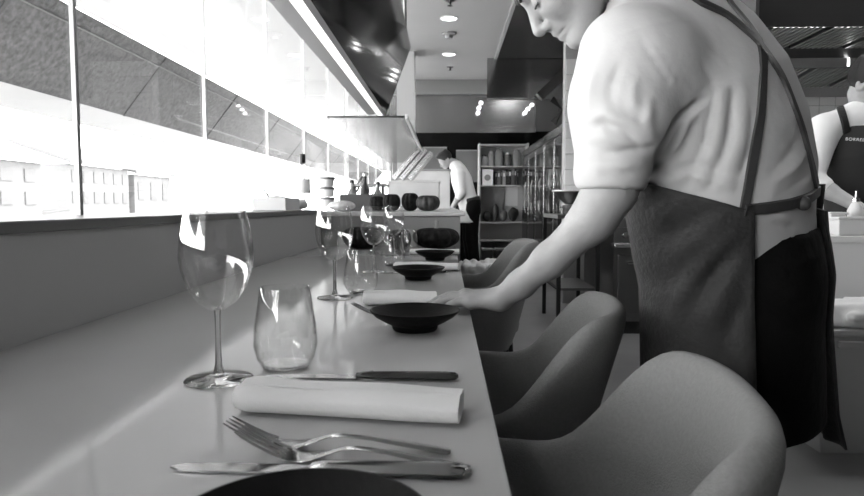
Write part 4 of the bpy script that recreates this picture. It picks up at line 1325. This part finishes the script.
# collar
for i in range(10):
    a0_, a1_ = i / 10 * 6.283, (i + 1) / 10 * 6.283
    ax_n = unit(NB - TB); e1 = unit(np.cross(ax_n, (0, 0, 1))); e2 = np.cross(ax_n, e1)
    pc = lambda a: NB + ax_n * .012 + (e1 * math.cos(a) + e2 * math.sin(a)) * .060
    S.cap(pc(a0_), pc(a1_), .011, .011, k=.012)
S.cap(NB + ax_n * .075, NB + ax_n * .02, .058, .052, k=.01, op='sub')
St = Field((.13, .82, .78), (.14, .83, .79), .011); St.D = S_t; St.n = np.array(S_t.shape); b_torso = bvh_of(St.mesh())
VF = S.mesh(); VF = (relax(VF[0], VF[1], 2), VF[1])
bv = bvh_of(VF)
VF = fold(VF, bv, [
    # crease from the armpit down the back of the sleeve
    ([(716, 92), (694, 106), (674, 126), (660, 152), (654, 178)], -.013, .008),
    ([(706, 104), (686, 122), (672, 150), (668, 176)], .008, .011),
    ([(650, 96), (646, 122), (652, 146)], .007, .010),
    # long soft folds down the back
    ([(722, 84), (717, 130), (698, 190)], .006, .014), ([(716, 88), (706, 140), (680, 196)], -.009, .006),
    ([(744, 84), (740, 136), (718, 196)], .005, .014), ([(733, 84), (729, 136), (704, 198)], -.008, .006),
    ([(752, 110), (750, 150), (734, 192)], -.004, .006), ([(700, 60), (712, 78), (716, 92)], -.003, .008), ([(690, 100), (712, 84), (740, 76)], -.003, .006),
    ([(664, 184), (692, 174), (736, 190)], .006, .007), ([(668, 172), (698, 164), (738, 176)], -.005, .007),
    ([(768, 186), (792, 170), (808, 146)], .005, .009), ([(768, 172), (788, 156), (802, 130)], -.004, .009),
    ([(772, 198), (794, 186), (812, 172)], -.004, .006),
    ([(768, 216), (792, 219), (820, 213)], .004, .006), ([(768, 225), (795, 229), (820, 226)], -.004, .005),
    # sleeve: folds over the bend and the rolled cuff
    ([(586, 120), (606, 114), (632, 124), (646, 142)], .007, .008), ([(582, 128), (604, 124), (626, 134), (642, 150)], -.007, .006),
    ([(584, 140), (606, 138), (628, 146)], .005, .006), ([(610, 126), (626, 138), (636, 152)], .004, .005),
    ([(596, 72), (590, 92), (588, 112)], .004, .008), ([(622, 58), (612, 84), (610, 108)], -.004, .009), ([(636, 74), (632, 98), (638, 118)], .004, .007),
    ([(572, 150), (600, 153), (624, 151), (656, 146)], -.007, .0050), ([(576, 164), (600, 168), (626, 166), (648, 161)], .004, .005),
    ([(577, 173), (602, 177), (626, 175), (646, 170)], -.003, .003),
    # armhole and yoke seams
    ([(634, 22), (644, 44), (658, 66), (676, 92)], -.0022, .0035), ([(604, 40), (634, 30), (668, 22), (700, 18)], -.0018, .0035),
    ([(650, 52), (658, 50)], .003, .004), ([(656, 62), (664, 60)], .003, .004), ([(662, 72), (670, 70)], .003, .004), ([(668, 82), (676, 80)], .003, .004),
])
from mathutils import noise as mnoise
N_s = vnormals(VF[0], VF[1])
wr = np.array([1 - abs(mnoise.noise(Vector((v[0] * 17 + v[2] * 9, v[1] * 17 - v[2] * 5, v[2] * 11 + v[0] * 6)))) * 2 for v in VF[0]])
wr2 = np.array([mnoise.noise(Vector((v[0] * 34, v[1] * 34, v[2] * 26))) for v in VF[0]])
VF = (VF[0] + N_s * (.0008 * np.maximum(wr, 0) ** 3 + .0003 * wr2)[:, None], VF[1])
VF = (relax(VF[0], VF[1], 1, .3), VF[1])
field_obj('shirt', VF, M_shirt, waiter)
bv = bvh_of(VF)

# head, neck, forearm and hand, inner body: one body mesh
gH = unit((-.62, .10, -.78)); hH = np.array((-.78, -.02, .62)); hH = unit(hH - gH * (hH @ gH)); sH = np.cross(gH, hH)
chin = np.array(P(581, 45, y=1.20)); HC = chin + hH * .113 - gH * .082
HB = Field(HC - .24, HC + .24, .0034)
build_head(HB, HC, gH, hH, sH)
HB.cap(HC - hH * .05 - gH * .045, NB + (TB - NB) * .25, .056, .058, k=.03)
Vh, Fh = HB.mesh(); Vh = relax(Vh, Fh, 1, .4)
AF = Field((-.05, .98, .745), (.42, 1.42, 1.10), .0032)
AF.chain([P(618, 160, y=1.075), P(611, 190, y=1.08), P(590, 222, y=1.10), P(550, 260, y=1.15), P(521, 284, y=1.195), P(500, 299, y=1.23)],
         [.044, .0405, .0350, .0290, .0240, .0222], k=.02)
AF.ell(P(600, 207, y=1.085), (.033, .033, .044), k=.02)
WR = np.array(P(500, 299, y=1.23))
kn = [np.array(P(468, 299, y=1.285)) + (0, .030, .002), np.array(P(466, 298, y=1.27)) + (0, .012, .003), np.array(P(467, 300, y=1.25)) + (0, .008, .002), np.array(P(471, 303, y=1.235)) + (0, .0, .001)]
tp = [np.array(P(434, 303, y=1.318)), np.array(P(428, 305, y=1.297)), np.array(P(432, 306, y=1.275)), np.array(P(443, 309, y=1.252))]
hand_field(AF, WR, kn, tp, [WR + (-.012, .022, -.002), P(482, 300, y=1.30), P(467, 303, y=1.328), P(455, 305, y=1.335)])
AF.cut((0, 0, CT + .002), (0, 0, -1))
Va, Fa = AF.mesh(); Va = relax(Va, Fa, 1, .35)
IB = Field((.2, .95, .04), (.95, 1.75, 1.42), .016)
IB.loft(TA, TB, Lv, Fv, [(-.1, .16, .11, 0, 0), (.2, .165, .11, 0, -.03), (.5, .17, .11, 0, -.04), (.8, .15, .09, 0, -.02), (1.0, .10, .07, 0, 0)], k=.03)
IB.chain([SH, m1, EL], [.055, .05, .043], k=.02)
HIP = np.array((.570, 1.29, .86))
LH, RH = HIP + Lv * .09, HIP - Lv * .09
LK, RK = LH + (.0, .04, -.38), RH + (-.01, .04, -.38)
LA, RA = np.array((.545, 1.27, .09)), np.array((.625, 1.42, .09))
IB.chain([LH, LK, LA], [.085, .058, .04], k=.03); IB.chain([RH, RK, RA], [.085, .058, .04], k=.03)
IB.chain([RS, RE, RW, RW + (.02, .03, -.07)], [.055, .043, .028, .03], k=.02)
Vi, Fi = IB.mesh()
field_obj('body', combine([(Vh, Fh), (Va, Fa), (Vi, Fi)]), M_skin, waiter)
HF = Field(HC - .2, HC + .2, .005)
field_obj('hair', build_hair(HF, HC, gH, hH, sH), M_hair, waiter)
for b in (-1, 1):
    ec = HC + gH * .0735 + sH * .032 * b - hH * .002
    Ef = Field(ec - .018, ec + .018, .002); Ef.ell(ec, (.0110,) * 3); field_obj('eye', Ef.mesh(), M_eye, waiter)
    Bf = Field(HC + gH * .08 + sH * .03 * b + hH * .022 - .05, HC + gH * .08 + sH * .03 * b + hH * .022 + .05, .0025)
    Bf.chain([HC + gH * .0925 + sH * .012 * b + hH * .022, HC + gH * .0885 + sH * .032 * b + hH * .029, HC + gH * .074 + sH * .052 * b + hH * .022], [.0038, .0045, .0028], k=.002)
    field_obj('eyebrow', Bf.mesh(), M_hair, waiter)
    Lf = Field(HC + gH * .08 + sH * .03 * b - .05, HC + gH * .08 + sH * .03 * b + .05, .0020)
    Lf.chain([HC + gH * .0885 + sH * .020 * b - hH * .0075, HC + gH * .0895 + sH * .032 * b - hH * .0085, HC + gH * .082 + sH * .046 * b - hH * .006], [.0016, .0022, .0015], k=.001)
    field_obj('eyelashes', Lf.mesh(), M_hair, waiter)

# trousers and shoes
TR = Field((.3, .95, .05), (.98, 1.75, .98), .010)
TR.loft(HIP + (.02, 0, -.33), HIP + (-.003, 0, .055), Lv, Fv, [(0, .185, .150, 0, -.005), (.5, .186, .148, 0, -.006), (.75, .190, .152, 0, -.010), (.92, .186, .146, 0, -.008), (1.0, .182, .140, 0, -.008)], k=.03, power=2.3)
TR.chain([LH + (0, 0, -.05), LK, LA + (0, 0, .02)], [.115, .095, .075], k=.03)
TR.chain([RH + (0, 0, -.05), RK, RA + (0, 0, .02)], [.115, .095, .075], k=.03)
VT = TR.mesh(); VT = (relax(VT[0], VT[1], 2), VT[1]); bt_ = bvh_of(VT)
VT = fold(VT, bt_, [([(765, 256), (800, 262), (824, 255)], .006, .008), ([(760, 300), (795, 296), (815, 300)], .006, .008), ([(770, 318), (800, 330)], .006, .010)])
field_obj('trousers', VT, M_trouser, waiter)
for A_ in (LA, RA):
    SF = Field(A_ - (.22, .16, .1), A_ + (.14, .16, .08), .008)
    dF = unit(np.array((-.8, .6, 0)))
    SF.cap(A_ + (0, 0, -.03), A_ + dF * .14 + (0, 0, -.055), .045, .036, k=.02); SF.cap(A_ - dF * .03 + (0, 0, -.045), A_ + (0, 0, 0), .042, .045, k=.02)
    SF.cut((0, 0, .0015), (0, 0, -1))
    field_obj('shoe', SF.mesh(), M_black, waiter)

# belt on the trousers, hidden under the shirt hem, then the apron
zt = [.44, .55, .70, .80, .88, .96, 1.05, 1.25]
acx = [.602, .588, .582, .577, .573, .565, .555, .52]
acy = [1.285, 1.283, 1.28, 1.28, 1.275, 1.27, 1.27, 1.26]
aw_ = [.240, .222, .207, .203, .201, .200, .200, .200]
ad_ = [.185, .172, .160, .158, .156, .154, .153, .15]
T0, T1 = 124.0, -152.0
NA, NZ = 90, 46
av, af = [], []
for i in range(NA + 1):
    thd = T0 + (T1 - T0) * i / NA; th_ = R(thd)
    top = float(np.interp(thd, [-150, -100, -60, -35, 35, 55, 80, 105, 124], [.955, .97, 1.0, 1.20, 1.20, 1.03, 1.00, .975, .955]))
    bot = float(np.interp(thd, [-150, -90, 60, 124], [.478, .47, .46, .47]))
    for j in range(NZ + 1):
        z = bot + (top - bot) * j / NZ
        cx, cy, w, d = [float(np.interp(z, zt, q_)) for q_ in (acx, acy, aw_, ad_)]
        dv = Lv * w * math.sin(th_) + Fv * d * math.cos(th_)
        rr = np.linalg.norm(dv); dv = dv / rr
        wav = .010 * math.sin(thd * .16 + 1.0) * max(0, (.95 - z) / .5) ** 1.2 + .005 * math.sin(thd * .33 + z * 9) * max(0, (.95 - z) / .5)
        rr += wav
        c = np.array((cx, cy, z))
        for B_ in (b_torso, bt_):
            o_ = c + dv * .5
            h_ = B_.ray_cast(Vector(o_), Vector(-dv), .5)
            if h_[0] is not None and z > .62: rr = max(rr, .5 - h_[3] + .010)
        av.append(c + dv * rr)
for i in range(NA):
    for j in range(NZ):
        a = i * (NZ + 1) + j; af.append((a, a + NZ + 1, a + NZ + 2, a + 1))
AV = np.array(av); AFc = np.array(af)
AV = relax(AV, AFc, 1, .3)
ba = BVHTree.FromPolygons([Vector(v) for v in AV], [tuple(f) for f in af])
fl_ = [([(744, 222), (715, 248), (690, 282), (668, 330)], .012, .010), ([(738, 240), (712, 272), (694, 312)], -.010, .010),
       ([(750, 250), (728, 280), (706, 330)], .010, .010), ([(728, 214), (695, 240), (668, 262)], .009, .010), ([(715, 208), (680, 228), (656, 240)], -.008, .009),
       ([(752, 285), (735, 315), (722, 350)], -.008, .009), ([(690, 196), (665, 212), (652, 225)], .007, .008)]
N_ = vnormals(AV, AFc); sgn = 1.0
if (N_[len(N_) // 2] @ (AV[len(AV) // 2] - np.array((.58, 1.28, AV[len(AV) // 2][2])))) < 0: sgn = -1.0
V2, _ = fold((AV, AFc), ba, [(a_, h_ * sgn, w_) for a_, h_, w_ in fl_])
ap = mesh_obj('apron', V2.tolist(), af, M_apron, waiter, smooth=True, world_space=True)
sm = ap.modifiers.new('cloth', 'SOLIDIFY'); sm.thickness = .004; sm.offset = sgn
V2b = bvh_of((V2, AFc))

# straps lying on the shirt
comb = combine([(VF[0], VF[1]), (V2, AFc)]); bc = bvh_of(comb)


def strap_path(pix, b_=None, extra=()):
    out = []
    p0, n0 = hit(b_ or bv, *pix[0])
    sg_ = 1 if n0 is None or n0.dot(ray(*pix[0])) < 0 else -1
    ex = [Vector(e) for e in extra] + ([p0] if extra and p0 is not None else [])
    for e0, e1 in zip(ex[:-1], ex[1:]):
        for k_ in range(8):
            g_ = e0.lerp(e1, k_ / 8)
            r_ = (b_ or bv).find_nearest(g_)
            out.append((r_[0], r_[1] * sg_))
    for q_ in densify(pix, 5):
        p_, n_ = hit(b_ or bv, *q_)
        if p_ is not None: out.append((p_, n_ if n_.dot(ray(*q_)) < 0 else -n_))
    # smooth
    for _ in range(2):
        o2 = [out[0]]
        for i in range(1, len(out) - 1):
            o2.append(((out[i - 1][0] + out[i][0] * 2 + out[i + 1][0]) / 4, (out[i - 1][1] + out[i][1] * 2 + out[i + 1][1]).normalized()))
        o2.append(out[-1]); out = o2
    return out


ribbon('strap', bv, strap_path([(694, 1), (726, 15), (757, 42), (781, 76), (800, 126), (810, 164), (815, 186)], None, (SH + (-.02, .16, .04), SH + (.0, .10, .14), SH + (.05, .06, .20))), .017, .005, M_strap, waiter)
ribbon('strap', bv, strap_path([(727, 1), (745, 22), (758, 40), (763, 58), (760, 116), (751, 168), (744, 208)], None, (RS + (-.12, .12, -.02), RS + (-.08, .08, .10), RS + (-.03, .0, .15))), .017, .004, M_strap, waiter)
bs = ribbon('waist_strap', bc, strap_path([(744, 210), (764, 208), (790, 204), (808, 198), (822, 186)], bc), .020, .006, M_strap, waiter)
p_, n_ = hit(bc, 799, 203)
if p_ is not None:
    kf = Field(np.array(p_) - .035, np.array(p_) + .035, .004)
    kf.ell(np.array(p_ + n_ * .008), (.012, .012, .013)); field_obj('knot', kf.mesh(), M_strap, bs)
p_, n_ = hit(bc, 745, 213)
if p_ is not None:
    ring = []
    t1 = n_.cross(Vector((0, 0, 1))).normalized(); t2 = n_.cross(t1)
    MB().tube([p_ + n_ * .008 + (t1 * math.cos(a) + t2 * math.sin(a)) * .007 for a in np.linspace(0, 6.283, 13)], .0018, 6, up=tuple(n_)).build('ring', M_polish, bs, smooth=True, world_space=True)
# loose waist tie hanging over the hip
pts = [P(822, 184, y=1.33), P(819, 205, y=1.34), P(822, 232, y=1.34), P(820, 262, y=1.33), P(822, 290, y=1.33)]
MB().tube(pts, [.007, .008, .007, .007, .004], 8, flat=.45).build('tie', M_strap, waiter, smooth=True, world_space=True)


# ---------------------------------------------------------------- the other two cooks
def simple_cook(label, hip, neck, sh_r, sh_l, el_r, wr_r, el_l, wr_l, feet, head_c, g, h, F_, res=.012, sc=1.0, bald=False, sr=(.078, .062)):
    F_ = unit(F_); L_ = np.array((-F_[1], F_[0], 0))
    hip, neck = np.array(hip, float), np.array(neck, float)
    allp = np.array([hip, neck, sh_r, sh_l, el_r, wr_r, el_l, wr_l, head_c] + list(feet))
    lo, hi = allp.min(0) - .25, allp.max(0) + .25
    root = empty('person', ((feet[0][0] + feet[1][0]) / 2, (feet[0][1] + feet[1][1]) / 2, 0), label=label, cat='person')
    J = Field(lo, hi, res)
    J.loft(hip + (0, 0, -.08), neck, L_, F_, [(0, .185, .145, 0, 0), (.3, .175, .135, 0, 0), (.65, .20, .14, 0, -.01), (.88, .17, .105, 0, -.01), (1.0, .09, .075, 0, 0)], k=.03, power=2.2)
    for s_, e_, w_ in ((sh_r, el_r, wr_r), (sh_l, el_l, wr_l)):
        s_, e_, w_ = np.array(s_), np.array(e_), np.array(w_)
        J.cap(neck + (0, 0, -.04), s_, .075, sr[0], k=.04); J.cap(s_, e_, sr[0], sr[1], k=.03); J.cap(e_, e_ + (w_ - e_) * .25, sr[1], sr[1] - .006, k=.02)
    jm = J.mesh(); jm = (relax(jm[0], jm[1], 1), jm[1])
    field_obj('jacket', jm, M_jacket, root)
    gg, hh = unit(g), np.array(h, float); hh = unit(hh - gg * (hh @ gg)); ss = np.cross(gg, hh)
    HFd = Field(np.array(head_c) - .2, np.array(head_c) + .2, .007)
    build_head(HFd, head_c, gg, hh, ss); HFd.cap(np.array(head_c) - hh * .06 - gg * .04, neck + (0, 0, .0), .055, .06, k=.03)
    parts = [HFd.mesh()]
    IBd = Field(lo, hi, .016)      # trunk and upper arms under the clothes join head and forearms
    IBd.loft(hip + (0, 0, -.1), neck, L_, F_, [(0, .14, .10, 0, 0), (.6, .15, .10, 0, -.01), (1.0, .06, .06, 0, 0)], k=.03)
    for s_, e_ in ((sh_r, el_r), (sh_l, el_l)):
        IBd.cap(neck + (0, 0, -.05), s_, .05, .05, k=.03); IBd.cap(s_, e_, .048, .040, k=.02)
    for sgn_, ft in zip((-1, 1), feet):
        h0 = hip + L_ * .09 * sgn_; ft = np.array(ft, float)
        IBd.chain([h0, (h0 + ft) / 2 + F_ * .03, ft + (0, 0, .08)], [.08, .055, .04], k=.03)
    parts.append(IBd.mesh())
    for e_, w_ in ((el_r, wr_r), (el_l, wr_l)):
        e_, w_ = np.array(e_), np.array(w_); dd = unit(w_ - e_)
        lo_2, hi_2 = np.minimum(e_, w_) - .14, np.maximum(e_, w_) + .14
        AFd = Field(lo_2, hi_2, .006)
        AFd.chain([e_, e_ + (w_ - e_) * .4, w_], [.045, .040, .027], k=.02)
        sd = unit(np.cross(dd, (0, 0, 1)) + 1e-6)
        kn_ = [w_ + dd * .075 + sd * o_ for o_ in (-.03, -.01, .01, .03)]
        tp_ = [k_ + dd * l_ + np.array((0, 0, -.025)) for k_, l_ in zip(kn_, (.06, .07, .066, .05))]
        hand_field(AFd, w_, kn_, tp_, [w_ + sd * -.02, w_ + dd * .03 + sd * -.045, w_ + dd * .06 + sd * -.055, w_ + dd * .08 + sd * -.05])
        parts.append(AFd.mesh())
    field_obj('body', combine(parts), M_skin, root)
    Hh = Field(np.array(head_c) - .2, np.array(head_c) + .2, .009)
    field_obj('hair', build_hair(Hh, head_c, gg, hh, ss, .965 if bald else 1.03), M_hair, root)
    Tt = Field((lo[0], lo[1], 0.03), (hi[0], hi[1], hip[2] + .15), .015)
    for sgn_, ft in zip((-1, 1), feet):
        h0 = hip + L_ * .09 * sgn_; ft = np.array(ft, float)
        Tt.chain([h0, (h0 + ft) / 2 + F_ * .03, ft + (0, 0, .08)], [.12, .09, .075], k=.03)
    Tt.loft(hip + (0, 0, -.12), hip + (0, 0, .07), L_, F_, [(0, .18, .14, 0, 0), (1, .175, .14, 0, 0)], k=.03)
    field_obj('trousers', Tt.mesh(), M_trouser, root)
    for ft in feet:
        ft = np.array(ft, float); Sf = Field(ft - (.2, .2, .02), ft + (.2, .2, .12), .012)
        Sf.cap(ft + (0, 0, .05), ft + F_ * .13 + (0, 0, .035), .045, .036, k=.02); Sf.cut((0, 0, .0015), (0, 0, -1)); field_obj('shoe', Sf.mesh(), M_black, root)
    return root, jm, L_, F_, hip, neck


# cook at the far end of the pass, bent over his work
YB = 9.35
q = lambda px, py, dy=0: np.array(P(px, py, y=YB + dy))
cook, jm, L_, F_, hip, neck = simple_cook('cook in white jacket and dark trousers bent over the far end of the pass',
    q(471, 205), q(455, 163), q(459, 173, -.17), q(461, 171, .17), q(461, 193, -.2), q(453, 208, -.12), q(461, 193, .2), q(452, 207, .12),
    (np.array((q(471, 205)[0] + .02, YB + .1, 0)), np.array((q(471, 205)[0] + .06, YB - .1, 0))), q(445, 160), (-.72, -.25, -.62), (-.5, -.1, .85), (-1, -.15, 0), res=.014)
Ab = Field((hip[0] - .35, YB - .4, .45), (hip[0] + .3, YB + .4, hip[2] + .12), .014)
Ab.loft(hip + (0, 0, -.26), hip + (0, 0, .02), L_, F_, [(0, .20, .165, 0, .01), (1, .19, .152, 0, 0)], k=.01); Ab.cut(hip - F_ * .01, -F_)
field_obj('waist_cloth', Ab.mesh(), M_jacket, cook)
Bb = Field(hip - (.3, .35, .1), hip + (.3, .35, .2), .012)
Bb.loft(hip + (-.012, 0, .03), hip + (-.03, 0, .10), L_, F_, [(0, .192, .152, 0, 0), (1, .19, .150, 0, 0)], k=.01)
field_obj('apron_tie', Bb.mesh(), M_apronb, cook)

# cook at the right edge, in a black bib apron
YC = 3.42
q = lambda px, py, dy=0: np.array(P(px, py, y=YC + dy))
ck, jm, L_, F_, hip, neck = simple_cook('cook in white shirt and black bib apron standing at the right edge',
    q(868, 226, .05), q(864, 106, .0), q(824, 130, -.0), q(915, 127, .05), q(809, 180, -.06), q(860, 208, -.22), q(930, 185, -.05), q(890, 212, -.22),
    (np.array((q(872, 226)[0] - .1, YC + .05, 0)), np.array((q(872, 226)[0] + .1, YC + .05, 0))), q(872, 84, -.05), (.45, -.8, -.42), (.1, -.35, .93), (-.12, -1, 0), res=.009, sr=(.078, .064))
AB = Field(hip - (.35, .35, .6), neck + (.35, .35, .1), .008)
AB.loft(hip + (0, 0, -.08), neck, L_, F_, [(0, .205, .168, 0, 0), (.3, .198, .155, 0, 0), (.65, .212, .158, 0, -.006), (.80, .20, .140, 0, -.006), (.88, .18, .12, 0, -.01)], k=.0, power=2.3)
AB.loft(hip + (0, 0, -.5), hip + (0, 0, -.06), L_, F_, [(0, .22, .18, 0, 0), (1, .205, .168, 0, 0)], k=.02)
AB.cut(hip - F_ * .02, -F_)
bt0 = q(848, 125, -.1)
AB.cut(bt0, (0, 0, 1))
e_l, e_r = q(842, 123, -.1), q(815, 168, -.1)
dd = unit(e_r - e_l); nn_ = np.array((dd[2], 0, -dd[0])); nn_ = nn_ if nn_[0] < 0 else -nn_
AB.cut(e_l, nn_ + np.array((0, 0, .0)))
abm = AB.mesh(); field_obj('apron', abm, M_apronb, ck)
bj = bvh_of(jm)
pth = strap_path([(838, 101), (841, 110), (844, 122), (846, 132)], bj)
if len(pth) > 2: ribbon('strap', bj, pth, .036, .012, M_apronb, ck)
pth = strap_path([(890, 101), (893, 112), (896, 126)], bj)
if len(pth) > 2: ribbon('strap', bj, pth, .036, .012, M_apronb, ck)
babm = bvh_of(abm)
p_, n_ = hit(babm, 855, 139.5)
if p_ is not None:
    tcv = bpy.data.curves.new('apron_lettering', 'FONT'); tcv.body = 'BORRELLI'; tcv.size = .021; tcv.extrude = .001; tcv.align_x = 'LEFT'; tcv.space_character = 1.15
    tcv.materials.append(M_paper)
    to = bpy.data.objects.new('apron_lettering', tcv); COL.objects.link(to)
    pl_, nl_ = hit(babm, 845, 140.5)
    base = (pl_ or p_)
    pr_, nr_ = hit(babm, 863.5, 141.5)
    xx = ((pr_ or p_) - base).normalized(); zz = xx.cross(Vector((0, 0, 1))).normalized(); zz = zz if zz.y < 0 else -zz; yy = zz.cross(xx)
    Mx = Matrix((xx, yy, zz)).transposed().to_4x4(); Mx.translation = base + zz * .012
    dg = bpy.context.evaluated_depsgraph_get()
    tme = bpy.data.meshes.new_from_object(to.evaluated_get(dg)); bpy.data.objects.remove(to)
    tme.transform(Mx)
    to = bpy.data.objects.new('apron_lettering', tme); COL.objects.link(to); to.parent = ck
    to.matrix_parent_inverse = parent_matrix(ck).inverted()
